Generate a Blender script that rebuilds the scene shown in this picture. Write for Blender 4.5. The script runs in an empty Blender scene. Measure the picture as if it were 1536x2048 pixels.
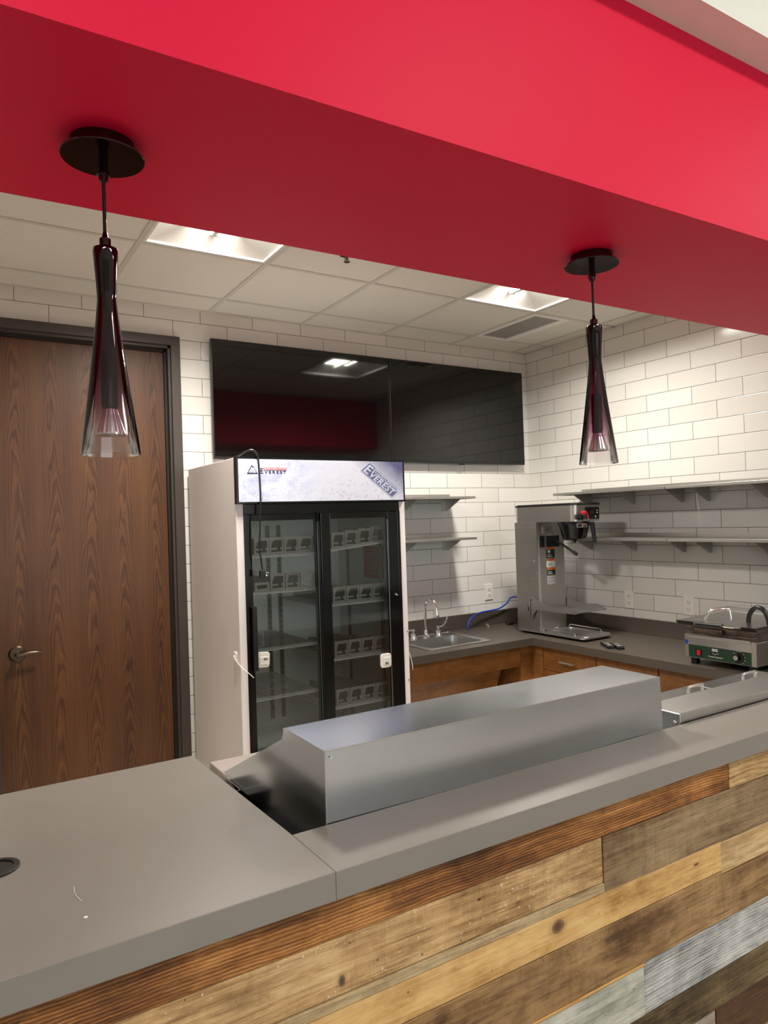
import bpy, bmesh, math, random
from mathutils import Vector, Matrix
import numpy as np
random.seed(7)
SC = bpy.context.scene
COL = SC.collection
PI = math.pi

# ------------------------------------------------------------------ camera
FPX, YAW, PITCH, ROLL = 1401.31, 0.564018, 0.011293, -0.032463
CAM = (-3.9319, -4.0558, 1.6770)
def cam_basis():
    f = Vector((math.sin(YAW)*math.cos(PITCH), math.cos(YAW)*math.cos(PITCH), math.sin(PITCH)))
    r = Vector((math.cos(YAW), -math.sin(YAW), 0)); u = r.cross(f)
    rr = math.cos(ROLL)*r + math.sin(ROLL)*u
    uu = -math.sin(ROLL)*r + math.cos(ROLL)*u
    return rr, uu, f
_r, _u, _f = cam_basis()
cd = bpy.data.cameras.new('camera'); cam = bpy.data.objects.new('camera', cd); COL.objects.link(cam)
cd.sensor_fit = 'HORIZONTAL'; cd.sensor_width = 36.0; cd.lens = 36.0*FPX/1536.0
cd.clip_start = 0.05; cd.clip_end = 60
cam.matrix_world = Matrix(((_r.x, _u.x, -_f.x, CAM[0]), (_r.y, _u.y, -_f.y, CAM[1]), (_r.z, _u.z, -_f.z, CAM[2]), (0, 0, 0, 1)))
SC.camera = cam

# ------------------------------------------------------------------ world, exposure, room lights
SC.view_settings.view_transform = 'Standard'; SC.view_settings.look = 'None'
SC.view_settings.gamma = 1.0; SC.view_settings.use_curve_mapping = False
SC.view_settings.exposure = 0.58
w = bpy.data.worlds.new('world'); SC.world = w; w.use_nodes = True
w.node_tree.nodes['Background'].inputs[0].default_value = (0.8, 0.9, 1.0, 1)
w.node_tree.nodes['Background'].inputs[1].default_value = 0.6
def area(name, loc, rot, sx, sy, power, color):
    l = bpy.data.lights.new(name, 'AREA'); l.shape = 'RECTANGLE'; l.size = sx; l.size_y = sy
    l.energy = power; l.color = color
    o = bpy.data.objects.new(name, l); COL.objects.link(o); o.location = loc; o.rotation_euler = rot
    return o
LIGHT_TROFFER = 35.0        # watts of each kitchen ceiling light
LENS_GLOW = 7.0
LIGHT_FRONT = 35.0         # fluorescent fixtures of the front room
LIGHT_WINDOW = 125.0       # daylight through the front room's windows
area('front_room_light', (-4.6, -4.9, 3.72), (0, 0, 0), 1.2, 0.5, LIGHT_FRONT, (1.0, 0.95, 0.86))
area('front_room_light', (-1.9, -4.9, 3.72), (0, 0, 0), 1.2, 0.5, LIGHT_FRONT, (1.0, 0.95, 0.86))
area('front_room_light', (0.8, -4.9, 3.72), (0, 0, 0), 1.2, 0.5, LIGHT_FRONT, (1.0, 0.95, 0.86))
area('window_daylight', (-2.6, -9.85, 1.75), (-PI/2, 0, 0), 6.5, 2.3, LIGHT_WINDOW, (0.80, 0.91, 1.0))
SC.cycles.max_bounces = 10; SC.cycles.transparent_max_bounces = 16
SC.cycles.glossy_bounces = 5; SC.cycles.diffuse_bounces = 5
SC.cycles.caustics_reflective = False; SC.cycles.caustics_refractive = False
SC.cycles.sample_clamp_indirect = 2.0; SC.cycles.blur_glossy = 1.0; SC.cycles.use_adaptive_sampling = False
SC.cycles.use_denoising = True

# ------------------------------------------------------------------ materials
def lin(c):
    c = c/255.0
    return c/12.92 if c <= 0.04045 else ((c+0.055)/1.055)**2.4
def rgb(r, g, b): return (lin(r), lin(g), lin(b), 1)
class NT:
    def __init__(s, name):
        s.m = bpy.data.materials.new(name); s.m.use_nodes = True
        s.t = s.m.node_tree; s.t.nodes.clear()
        s.out = s.n('ShaderNodeOutputMaterial')
    def n(s, ty, **kw):
        nd = s.t.nodes.new(ty)
        for k, v in kw.items():
            if k.startswith('i_'):
                key = k[2:]
                key = int(key) if key.isdigit() else key.replace('_', ' ')
                nd.inputs[key].default_value = v
            else: setattr(nd, k, v)
        return nd
    def l(s, a, b): s.t.links.new(a, b)
    def math(s, op, a, b=None, c=None):
        nd = s.n('ShaderNodeMath', operation=op)
        for i, v in enumerate((a, b, c)):
            if v is None: continue
            if isinstance(v, (int, float)): nd.inputs[i].default_value = v
            else: s.l(v, nd.inputs[i])
        return nd.outputs[0]
    def coord(s, scale=(1, 1, 1), loc=(0, 0, 0)):
        tc = s.n('ShaderNodeTexCoord'); mp = s.n('ShaderNodeMapping')
        mp.inputs['Scale'].default_value = scale; mp.inputs['Location'].default_value = loc
        s.l(tc.outputs['Object'], mp.inputs[0]); return mp.outputs[0]
    def noise(s, vec, scale, detail=4, rough=0.55, dist=0.0):
        nd = s.n('ShaderNodeTexNoise', i_Scale=scale, i_Detail=detail, i_Roughness=rough, i_Distortion=dist)
        s.l(vec, nd.inputs['Vector']); return nd.outputs[0]
    def ramp(s, fac, stops, interp='LINEAR'):
        nd = s.n('ShaderNodeValToRGB'); nd.color_ramp.interpolation = interp
        e = nd.color_ramp.elements
        while len(e) < len(stops): e.new(0.5)
        for k, (p, c) in enumerate(stops):
            e[k].position = p; e[k].color = c if len(c) == 4 else (*c, 1)
        if fac is not None: s.l(fac, nd.inputs[0])
        return nd.outputs[0]
    def mix(s, fac, a, b, mode='MIX'):
        nd = s.n('ShaderNodeMix', data_type='RGBA', blend_type=mode)
        for i, v in ((0, fac), (6, a), (7, b)):
            if isinstance(v, (int, float, tuple)): nd.inputs[i].default_value = v
            else: s.l(v, nd.inputs[i])
        return nd.outputs[2]
    def bump(s, h, strength=0.3, dist=0.002, normal=None):
        nd = s.n('ShaderNodeBump', i_Strength=strength, i_Distance=dist)
        s.l(h, nd.inputs['Height'])
        if normal: s.l(normal, nd.inputs['Normal'])
        return nd.outputs[0]
    def bsdf(s, color=None, rough=0.5, metal=0.0, spec=0.5, normal=None, **kw):
        b = s.n('ShaderNodeBsdfPrincipled')
        for key, v in (('Base Color', color), ('Roughness', rough), ('Metallic', metal), ('Specular IOR Level', spec)):
            if v is None: continue
            if isinstance(v, (int, float, tuple)): b.inputs[key].default_value = v
            else: s.l(v, b.inputs[key])
        for k, v in kw.items(): b.inputs[k.replace('_', ' ')].default_value = v
        if normal: s.l(normal, b.inputs['Normal'])
        s.l(b.outputs[0], s.out.inputs[0]); return b
def simple(name, c, rough=0.5, metal=0.0, spec=0.5, var=0.06, nscale=8, bump=0.0, bscale=200, **kw):
    t = NT(name); v = t.coord()
    n = t.noise(v, nscale, 3)
    dk = tuple(x*(1-var) for x in c[:3])+(1,); lt = tuple(min(1, x*(1+var)) for x in c[:3])+(1,)
    col = t.ramp(n, [(0.3, dk), (0.7, lt)])
    nm = t.bump(t.noise(v, bscale, 2), bump, 0.001) if bump else None
    t.bsdf(col, rough, metal, spec, nm, **kw); return t.m

def tile_mat(name, axis, off, zl1, cw=0.3264, ch=0.10887):
    t = NT(name); tc = t.n('ShaderNodeTexCoord'); sp = t.n('ShaderNodeSeparateXYZ'); t.l(tc.outputs['Object'], sp.inputs[0])
    u = t.math('ADD', sp.outputs[axis], off + 40*cw); v = t.math('ADD', sp.outputs[2], -zl1 + 60*ch)
    cb = t.n('ShaderNodeCombineXYZ'); t.l(u, cb.inputs[0]); t.l(v, cb.inputs[1])
    br = t.n('ShaderNodeTexBrick', offset=0.5, offset_frequency=2, squash=1.0)
    for k, val in (('Color1', (0.0, 0, 0, 1)), ('Color2', (1, 1, 1, 1)), ('Mortar', (0.5, .5, .5, 1)), ('Scale', 1.0), ('Mortar Size', 0.0014), ('Mortar Smooth', 0.0), ('Bias', 0.0), ('Brick Width', cw), ('Row Height', ch)):
        br.inputs[k].default_value = val
    t.l(cb.outputs[0], br.inputs[0])
    tone = t.ramp(br.outputs[0], [(0.0, rgb(224, 221, 214)), (1.0, rgb(232, 230, 224))])
    col = t.mix(br.outputs[1], tone, rgb(88, 84, 78))
    br2 = t.n('ShaderNodeTexBrick', offset=0.5, offset_frequency=2, squash=1.0)
    for k, val in (('Scale', 1.0), ('Mortar Size', 0.004), ('Mortar Smooth', 1.0), ('Brick Width', cw), ('Row Height', ch)):
        br2.inputs[k].default_value = val
    t.l(cb.outputs[0], br2.inputs[0])
    inv = t.math('SUBTRACT', 1.0, br2.outputs[1])
    wob = t.noise(t.coord(), 5.0, 2)
    nm = t.bump(inv, 0.5, 0.0015); nm = t.bump(wob, 0.2, 0.004, nm)
    rg = t.math('MULTIPLY_ADD', br.outputs[1], 0.6, 0.13)
    t.bsdf(col, rg, 0, 0.5, nm); return t.m

def wood_plank(name, cols, seed, zs=26, xs=1.1, ring=0.0, ringf=70, speck=0.0, blotch=0.5, rough=0.62, bstr=0.5, holes=0.0, knots=(), contrast=2.2, crack=0.5, stain=0.4, saw=0.0):
    """rough sawn barn board, grain along x"""
    t = NT(name); v = t.coord((1, 1, 1), (seed*3.1, seed*1.7, seed*2.3))
    vs = t.coord((xs, 1, zs), (seed*3.1, 0, seed*2.3))
    fine = t.noise(vs, 3.0, 10, 0.72, 0.35)
    vv = t.coord((xs*6, 1, zs*9), (seed, 0, seed)); fib = t.noise(vv, 1.6, 8, 0.78)
    big = t.noise(v, 3.2, 5, 0.6, 0.4)
    mid = t.noise(t.coord((1, 1, 1.8), (seed*3.1, seed*1.7, seed*2.3)), 15.0, 8, 0.7, 0.6)
    f = t.math('ADD', t.math('MULTIPLY', fine, 0.55), t.math('MULTIPLY', big, blotch))
    f = t.math('ADD', f, t.math('MULTIPLY', mid, 0.34))
    f = t.math('ADD', f, t.math('MULTIPLY', fib, 0.42))
    tot = 0.5*(0.55+blotch+0.34+0.42)
    f = t.math('MULTIPLY_ADD', t.math('SUBTRACT', f, tot), contrast, 0.5)
    if ring:
        sp = t.n('ShaderNodeSeparateXYZ'); t.l(t.coord(), sp.inputs[0])
        warp = t.noise(t.coord((1.3, 1, 3.0), (seed, 0, 0)), 2.0, 3, 0.5)
        w2 = t.noise(t.coord((22, 1, 26), (seed, 0, 0)), 1.7, 5, 0.65)
        ph = t.math('ADD', t.math('MULTIPLY', sp.outputs[2], ringf*2.0), t.math('MULTIPLY', warp, 34.0))
        ph = t.math('ADD', ph, t.math('MULTIPLY', w2, 5.0))
        ph = t.math('ADD', ph, t.math('MULTIPLY', sp.outputs[0], 2.2))
        band = t.math('SINE', ph)
        band = t.math('POWER', t.math('MULTIPLY_ADD', band, 0.5, 0.5), 1.6)
        f = t.math('SUBTRACT', f, t.math('MULTIPLY', t.math('SUBTRACT', band, 0.35), ring))
    n = len(cols)
    col = t.ramp(f, [(0.12+0.76*i/(n-1), c) for i, c in enumerate(cols)])
    cr = t.noise(t.coord((2.2, 1, 95), (seed, 0, seed*5)), 2.0, 4, 0.7); crm = t.noise(t.coord((1.6, 1, 5), (seed*2, 0, 0)), 1.6, 3)
    cf = t.ramp(t.math('ADD', cr, t.math('MULTIPLY', crm, 0.35)), [(0.72, (0, 0, 0, 1)), (0.84, (1, 1, 1, 1))])
    col = t.mix(t.math('MULTIPLY', cf, crack), col, tuple(c*0.55 for c in cols[0][:3])+(1,))
    sn = t.noise(t.coord((2.4, 1, 7.0), (seed*7, 0, seed)), 1.8, 6, 0.65, 1.0)
    sf = t.ramp(sn, [(0.50, (0, 0, 0, 1)), (0.66, (1, 1, 1, 1))])
    col = t.mix(t.math('MULTIPLY', sf, stain), col, cols[0])
    if saw:
        sw = t.math('MULTIPLY', t.math('ADD', t.noise(t.coord((95, 1, 4), (seed*3, 0, 0)), 1.5, 4, 0.7), t.noise(t.coord((4, 1, 9), (seed, 0, 0)), 1.7, 4, 0.6)), 0.5)
        col = t.mix(t.math('MULTIPLY', t.ramp(sw, [(0.50, (0, 0, 0, 1)), (0.66, (1, 1, 1, 1))]), saw), col, cols[0])
    if speck:
        vo = t.noise(t.coord(), 150, 2, 0.5); z1 = t.noise(t.coord((1.5, 1, 6)), 1.6, 3)
        s2 = t.math('MULTIPLY', t.math('GREATER_THAN', vo, 0.69), t.math('GREATER_THAN', z1, 0.5))
        col = t.mix(t.math('MULTIPLY', s2, speck), col, rgb(232, 222, 205))
    h = t.n('ShaderNodeTexVoronoi', feature='F1', i_Scale=26.0); t.l(t.coord((1, 1, 1), (seed, 0, seed)), h.inputs['Vector'])
    hole = t.math('LESS_THAN', h.outputs['Distance'], 0.055)
    col = t.mix(t.math('MULTIPLY', hole, 0.75), col, rgb(52, 36, 22))
    sp2 = t.n('ShaderNodeSeparateXYZ'); t.l(t.coord(), sp2.inputs[0])
    nw = t.noise(t.coord(), 14, 3)
    for (kx, kz, rx, rz, dark) in knots:
        a = t.math('DIVIDE', t.math('SUBTRACT', sp2.outputs[0], kx), rx); b = t.math('DIVIDE', t.math('SUBTRACT', sp2.outputs[2], kz), rz)
        d = t.math('SQRT', t.math('ADD', t.math('MULTIPLY', a, a), t.math('MULTIPLY', b, b)))
        d = t.math('ADD', d, t.math('MULTIPLY_ADD', nw, 0.5, -0.25))
        rings = t.math('MULTIPLY_ADD', t.math('SINE', t.math('MULTIPLY', d, 12.0)), 0.12, 0.0)
        halo = t.ramp(d, [(0.0, (1, 1, 1, 1)), (0.45, (0.9, .9, .9, 1)), (0.56, (0.25, .25, .25, 1)), (1.0, (0, 0, 0, 1))])
        fac = t.math('MAXIMUM', t.math('ADD', halo, t.math('MULTIPLY', rings, halo)), 0.0)
        col = t.mix(t.math('MINIMUM', fac, 1.0), col, dark)
    nm = t.bump(t.math('ADD', fine, t.math('MULTIPLY', fib, 0.6)), bstr, 0.002)
    t.bsdf(col, rough, 0, 0.3, nm); return t.m

def door_wood():
    t = NT('walnut_veneer'); sp = t.n('ShaderNodeSeparateXYZ'); t.l(t.coord(), sp.inputs[0])
    per = 0.178
    wob = t.noise(t.coord((2.0, 1, 1.1)), 1.4, 3, 0.5)
    xx = t.math('ADD', t.math('ADD', sp.outputs[0], 10.045), t.math('MULTIPLY', t.math('SUBTRACT', wob, 0.5), 0.07))
    u = t.math('DIVIDE', xx, per)
    fr = t.math('SUBTRACT', t.math('FRACT', u), 0.5)
    cell = t.math('FLOOR', u)
    q = t.math('MULTIPLY', fr, fr)
    q = t.math('MULTIPLY', q, 2.6)
    w2 = t.noise(t.coord((9, 1, 0.9), (3, 0, 0)), 1.5, 3, 0.55)
    f = t.math('ADD', t.math('MULTIPLY', sp.outputs[2], 0.42), q)
    f = t.math('ADD', f, t.math('MULTIPLY', w2, 0.30))
    f = t.math('ADD', f, t.math('MULTIPLY', t.math('SINE', t.math('MULTIPLY', cell, 2.4)), 0.35))
    s = t.math('MULTIPLY_ADD', t.math('SINE', t.math('MULTIPLY', f, 95.0)), 0.5, 0.5)
    s2 = t.math('MULTIPLY_ADD', t.math('SINE', t.math('MULTIPLY', f, 211.0)), 0.5, 0.5)
    s = t.math('POWER', s, 1.5)
    fine = t.noise(t.coord((130, 1, 2.0)), 1.3, 6, 0.65)
    broad = t.noise(t.coord((7, 1, 0.5)), 1.3, 2, 0.5)
    k = t.math('MULTIPLY_ADD', s, 0.17, 0.075)
    k = t.math('ADD', k, t.math('MULTIPLY_ADD', s2, 0.09, 0.015)); k = t.math('ADD', k, t.math('MULTIPLY', fine, 0.45)); k = t.math('ADD', k, t.math('MULTIPLY', broad, 0.38))
    col = t.ramp(k, [(0.28, rgb(128, 88, 52)), (0.5, rgb(104, 68, 38)), (0.68, rgb(80, 49, 27)), (0.9, rgb(50, 29, 17))])
    t.bsdf(col, 0.42, 0, 0.4, t.bump(fine, 0.08, 0.001)); return t.m

def steel(name, base=(0.62, 0.62, 0.61), rough=0.3, axis=(1, 60, 60), smudge=0.12, bump=0.12):
    t = NT(name); br = t.noise(t.coord(axis), 8.0, 3, 0.6); sm = t.noise(t.coord(), 6.0, 5, 0.6)
    r = t.math('ADD', t.math('MULTIPLY_ADD', br, 0.02, rough-0.01), t.math('MULTIPLY', t.math('SUBTRACT', sm, 0.5), smudge*2))
    col = t.ramp(sm, [(0.3, tuple(x*0.93 for x in base)), (0.7, base)])
    t.bsdf(col, r, 1.0, 0.5, t.bump(br, bump, 0.0006) if bump else None); return t.m

def glassy(name, tint=(0.9, 0.95, 0.93), refl=1.0, rough=0.02, grad=None, ior=1.5):
    """thin sheet: tinted see-through plus mirror reflection by angle"""
    t = NT(name); tr = t.n('ShaderNodeBsdfTransparent'); gl = t.n('ShaderNodeBsdfGlossy'); gl.inputs['Roughness'].default_value = rough
    if grad:
        sp = t.n('ShaderNodeSeparateXYZ'); t.l(t.coord(), sp.inputs[0])
        wob = t.noise(t.coord(), 18, 2); z = t.math('ADD', sp.outputs[2], t.math('MULTIPLY_ADD', wob, 0.03, -0.015))
        mr = t.n('ShaderNodeMapRange'); t.l(z, mr.inputs[0]); mr.inputs[1].default_value = grad[0]; mr.inputs[2].default_value = grad[1]
        c = t.ramp(mr.outputs[0], grad[2]); t.l(c, tr.inputs[0])
    else: tr.inputs[0].default_value = (*tint, 1)
    fr = t.n('ShaderNodeFresnel'); fr.inputs[0].default_value = ior
    mx = t.n('ShaderNodeMixShader'); t.l(t.math('MINIMUM', t.math('MULTIPLY', fr.outputs[0], refl), 1.0), mx.inputs[0])
    t.l(tr.outputs[0], mx.inputs[1]); t.l(gl.outputs[0], mx.inputs[2]); t.l(mx.outputs[0], t.out.inputs[0]); return t.m

def emit(name, color, strength):
    t = NT(name); e = t.n('ShaderNodeEmission'); e.inputs[0].default_value = (*color, 1); e.inputs[1].default_value = strength
    t.l(e.outputs[0], t.out.inputs[0]); return t.m

def banner_mat():
    t = NT('frosty_banner_print'); sp = t.n('ShaderNodeSeparateXYZ'); t.l(t.coord(), sp.inputs[0])
    x, z = sp.outputs[0], sp.outputs[2]       # local: x 0..1 across, z 0..0.235 up
    n1 = t.noise(t.coord((1, 1, 1.6)), 7.0, 7, 0.6, 1.4); n2 = t.noise(t.coord((1, 1, 2.2)), 22.0, 5, 0.6, 2.5)
    left = t.ramp(x, [(0.0, (1, 1, 1, 1)), (0.25, (0.8, .8, .8, 1)), (0.5, (0.12, .12, .12, 1)), (1.0, (0.1, .1, .1, 1))])
    k = t.math('MULTIPLY', t.math('ADD', t.math('MULTIPLY', n1, 0.6), t.math('MULTIPLY', n2, 0.4)), 1.0)
    c1 = t.ramp(k, [(0.3, rgb(150, 163, 205)), (0.45, rgb(196, 204, 230)), (0.55, rgb(224, 228, 243)), (0.7, rgb(200, 208, 234))])
    c0 = rgb(214, 217, 232)
    col = t.mix(left, c0, c1)
    # drops
    vo = t.n('ShaderNodeTexVoronoi', feature='F1', i_Scale=46.0, i_Randomness=1.0); t.l(t.coord((0.75, 1, 1.25)), vo.inputs['Vector'])
    d = t.math('SUBTRACT', 0.42, vo.outputs['Distance'])
    dr = t.ramp(vo.outputs['Distance'], [(0.0, (0.9, .9, .9, 1)), (0.26, (0.35, .35, .35, 1)), (0.34, (1, 1, 1, 1)), (0.4, (0, 0, 0, 1))])
    sel = t.math('GREATER_THAN', t.noise(t.coord(), 60, 1), 0.5)
    # region: lower right half, under diagonal
    g = t.math('ADD', x, t.math('MULTIPLY', z, -1.3)); reg = t.ramp(g, [(0.28, (0, 0, 0, 1)), (0.5, (1, 1, 1, 1))])
    zr = t.ramp(z, [(0.08, (1, 1, 1, 1)), (0.19, (0, 0, 0, 1))])
    df = t.math('MULTIPLY', t.math('MULTIPLY', t.math('MULTIPLY', dr, sel), reg), zr)
    col = t.mix(t.math('MULTIPLY', df, 0.42), col, rgb(92, 98, 124))
    # dark bluish corner, top right
    g2 = t.math('ADD', x, t.math('MULTIPLY', z, 1.35))
    g2 = t.math('ADD', g2, t.math('MULTIPLY', t.math('SUBTRACT', n1, 0.5), 0.10))
    dk = t.ramp(g2, [(0.93, (0, 0, 0, 1)), (0.985, (0.45, .45, .45, 1)), (0.995, (0.6, .6, .6, 1)), (1.0, (0.75, .75, .75, 1))])
    sl = t.math('MULTIPLY_ADD', g2, 1.0, 0.0)
    mr = t.n('ShaderNodeMapRange'); t.l(g2, mr.inputs[0]); mr.inputs[1].default_value = 0.90; mr.inputs[2].default_value = 1.16
    col = t.mix(mr.outputs[0], col, rgb(84, 86, 122))
    v2 = t.n('ShaderNodeTexVoronoi', feature='F1', i_Scale=95.0); t.l(t.coord(), v2.inputs['Vector'])
    st = t.math('MULTIPLY', t.math('LESS_THAN', v2.outputs['Distance'], 0.16), t.math('GREATER_THAN', g2, 1.08))
    col = t.mix(t.math('MULTIPLY', st, 0.6), col, rgb(200, 205, 230))
    t.bsdf(col, 0.3, 0, 0.4); return t.m

M = {}
M['tile_b'] = tile_mat('subway_tile_back', 0, 0.16156, 2.87317)
M['tile_r'] = tile_mat('subway_tile_right', 1, 0.12812, 2.87317)
M['ceil'] = simple('ceiling_panel', rgb(226, 222, 212), 0.9, var=0.03, nscale=60, bump=0.35, bscale=420, spec=0.1)
M['tbar'] = simple('ceiling_tbar', rgb(205, 202, 192), 0.55, var=0.03)
M['red'] = simple('red_paint', rgb(212, 18, 60), 0.5, var=0.02, nscale=2, bump=0.12, bscale=260, spec=0.16)
M['white_wall'] = simple('white_textured_drywall', rgb(222, 222, 216), 0.75, var=0.02, bump=0.8, bscale=130)
M['floor'] = simple('pale_floor', rgb(212, 203, 190), 0.45, var=0.2, nscale=3)
M['carpet'] = simple('front_room_floor', rgb(176, 166, 156), 0.6, var=.15, nscale=30)
M['bar_top'] = simple('grey_laminate', rgb(126, 121, 115), 0.29, var=0.05, nscale=3, bump=0.12, bscale=900, spec=0.5)
M['counter'] = simple('taupe_laminate', rgb(76, 69, 61), 0.38, var=0.05, nscale=3, bump=0.1, bscale=900)
M['frame_dark'] = simple('dark_door_frame', rgb(66, 58, 53), 0.42, var=0.06, nscale=3)
M['black_seal'] = simple('black_rubber', rgb(16, 13, 12), 0.6)
M['door_wood'] = door_wood()
M['bronze'] = simple('satin_bronze', (0.17, 0.125, 0.09, 1), 0.3, 1.0)
M['tv_screen'] = simple('tv_screen', rgb(6, 6, 7), 0.05, var=0.02, spec=0.55)
M['tv_bezel'] = simple('tv_bezel', rgb(22, 22, 22), 0.35)
M['black_plastic'] = simple('black_plastic', rgb(20, 20, 21), 0.35)
M['black_gloss'] = simple('black_gloss', rgb(12, 12, 13), 0.12)
M['canopy'] = simple('dark_plum_chrome', (0.055, 0.03, 0.035, 1), 0.12, 1.0)
M['fridge_white'] = simple('fridge_white', rgb(236, 230, 228), 0.38, var=0.03, nscale=2)
M['liner'] = simple('fridge_liner', rgb(226, 230, 226), 0.45, var=0.05, nscale=3)
M['pilaster'] = simple('grey_pilaster', rgb(104, 106, 100), 0.5, 0.6)
M['shelf_white'] = simple('white_coated_wire', rgb(222, 224, 218), 0.4)
M['banner'] = banner_mat()
M['glass'] = glassy('fridge_door_glass', (0.985, 0.995, 0.99), 1.4, 0.01)
M['clear'] = glassy('clear_plastic', (0.86, 0.88, 0.86), 1.2, 0.15)
def frosted():
    t = NT('frosted_plastic'); tr = t.n('ShaderNodeBsdfTransparent'); tr.inputs[0].default_value = (.95, .95, .93, 1)
    b = t.n('ShaderNodeBsdfPrincipled'); b.inputs['Base Color'].default_value = rgb(196, 198, 190); b.inputs['Roughness'].default_value = 0.35
    n = t.noise(t.coord(), 30, 2); f = t.math('MULTIPLY_ADD', n, 0.1, 0.5)
    mx = t.n('ShaderNodeMixShader'); t.l(f, mx.inputs[0]); t.l(tr.outputs[0], mx.inputs[1]); t.l(b.outputs[0], mx.inputs[2]); t.l(mx.outputs[0], t.out.inputs[0]); return t.m
M['frost'] = frosted()
M['steel'] = steel('brushed_steel', (0.60, 0.60, 0.59), 0.30, (2, 9, 9), smudge=.006, bump=.0)
M['steel_v'] = steel('brushed_steel_upright', (0.50, 0.48, 0.45), 0.36, (12, 12, 1), smudge=.04, bump=0.0)
M['steel_hood'] = steel('hood_steel', (0.60, 0.635, 0.68), 0.19, (1.5, 6, 6), 0.02, 0.0)
M['steel_shelf'] = steel('shelf_steel', (0.50, 0.49, 0.46), 0.38, (5, 5, 5), smudge=.05, bump=0.0)
M['nickel'] = simple('satin_nickel', (0.78, 0.76, 0.72, 1), 0.32, 1.0, var=0.02)
M['dark_steel'] = simple('dull_lid_steel', (0.42, 0.40, 0.38, 1), 0.3, 1.0, var=0.1, nscale=12)
M['chrome'] = simple('chrome', (0.85, 0.85, 0.85, 1), 0.08, 1.0, var=0.02)
M['cab_wood'] = None
def cab():
    t = NT('amber_maple'); n = t.noise(t.coord((2, 2, 9)), 2.2, 6, 0.6, 0.6); m = t.noise(t.coord(), 9, 4, 0.6, 0.8)
    f = t.math('ADD', t.math('MULTIPLY', n, 0.5), t.math('MULTIPLY', m, 0.5))
    c = t.ramp(f, [(0.3, rgb(98, 62, 28)), (0.5, rgb(126, 83, 43)), (0.7, rgb(148, 102, 58))])
    t.bsdf(c, 0.38, 0, 0.4); return t.m
M['cab_wood'] = cab()
M['outlet'] = simple('white_outlet_plastic', rgb(236, 233, 224), 0.35, var=0.01)
M['dark_hole'] = simple('dark_slot', rgb(18, 16, 15), 0.8)
M['blue'] = simple('blue_tube', rgb(24, 62, 170), 0.35)
M['vent'] = None
def vent():
    t = NT('perforated_vent'); vo = t.n('ShaderNodeTexVoronoi', i_Scale=1.0, i_Randomness=0.0, voronoi_dimensions='2D'); t.l(t.coord((140, 140, 140)), vo.inputs['Vector'])
    f = t.math('LESS_THAN', vo.outputs['Distance'], 0.34)
    t.bsdf(t.mix(f, rgb(178, 174, 167), rgb(60, 58, 56)), 0.6); return t.m
M['vent'] = vent()
M['lens'] = emit('light_lens', (1.0, 0.955, 0.88), LENS_GLOW)
M['troffer'] = simple('troffer_white', rgb(240, 239, 234), 0.4, var=0.01)
M['text_navy'] = simple('navy_ink', rgb(38, 44, 92), 0.4)
M['text_red'] = simple('red_ink', rgb(214, 52, 58), 0.4)
M['text_white'] = simple('white_ink', rgb(240, 240, 242), 0.4)
M['text_pale'] = simple('pale_blue_ink', rgb(196, 202, 226), 0.4)
M['text_shadow'] = simple('slate_ink', rgb(96, 100, 136), 0.4)
M['text_black'] = simple('black_ink', rgb(20, 22, 28), 0.5)
M['red_flat'] = simple('matte_red', rgb(190, 30, 38), 0.6)
M['orange_label'] = simple('orange_label', rgb(226, 120, 50), 0.5)
M['white_label'] = simple('white_label', rgb(222, 222, 214), 0.5)
M['grey_label'] = simple('grey_label', rgb(170, 168, 160), 0.5)
M['red_plastic'] = simple('red_plastic', rgb(206, 34, 52), 0.3)
M['green_panel'] = simple('green_panel', rgb(20, 56, 34), 0.4)
M['burnt'] = simple('burnt_steel', (0.16, 0.12, 0.10, 1), 0.45, 0.8, var=0.5, nscale=18)
M['board_grey'] = simple('scuffed_cutting_board', rgb(160, 150, 146), 0.35, var=.1)
M['gauge'] = simple('gauge_white', rgb(236, 231, 224), 0.35, var=0.01)
M['lens_bulb'] = simple('bulb_glass', (0.8, 0.8, 0.82, 1), 0.1, 0.9)
M['ombre'] = glassy('ombre_plum_glass', refl=1.3, rough=0.03, grad=(0.0, 0.42, [
    (0.0, (0.97, 0.96, 0.96, 1)), (0.12, (0.95, 0.92, 0.93, 1)), (0.24, (0.76, 0.62, 0.68, 1)), (0.38, (0.60, 0.42, 0.50, 1)), (0.58, (0.48, 0.27, 0.35, 1)), (0.8, (0.38, 0.15, 0.21, 1))]))

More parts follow.
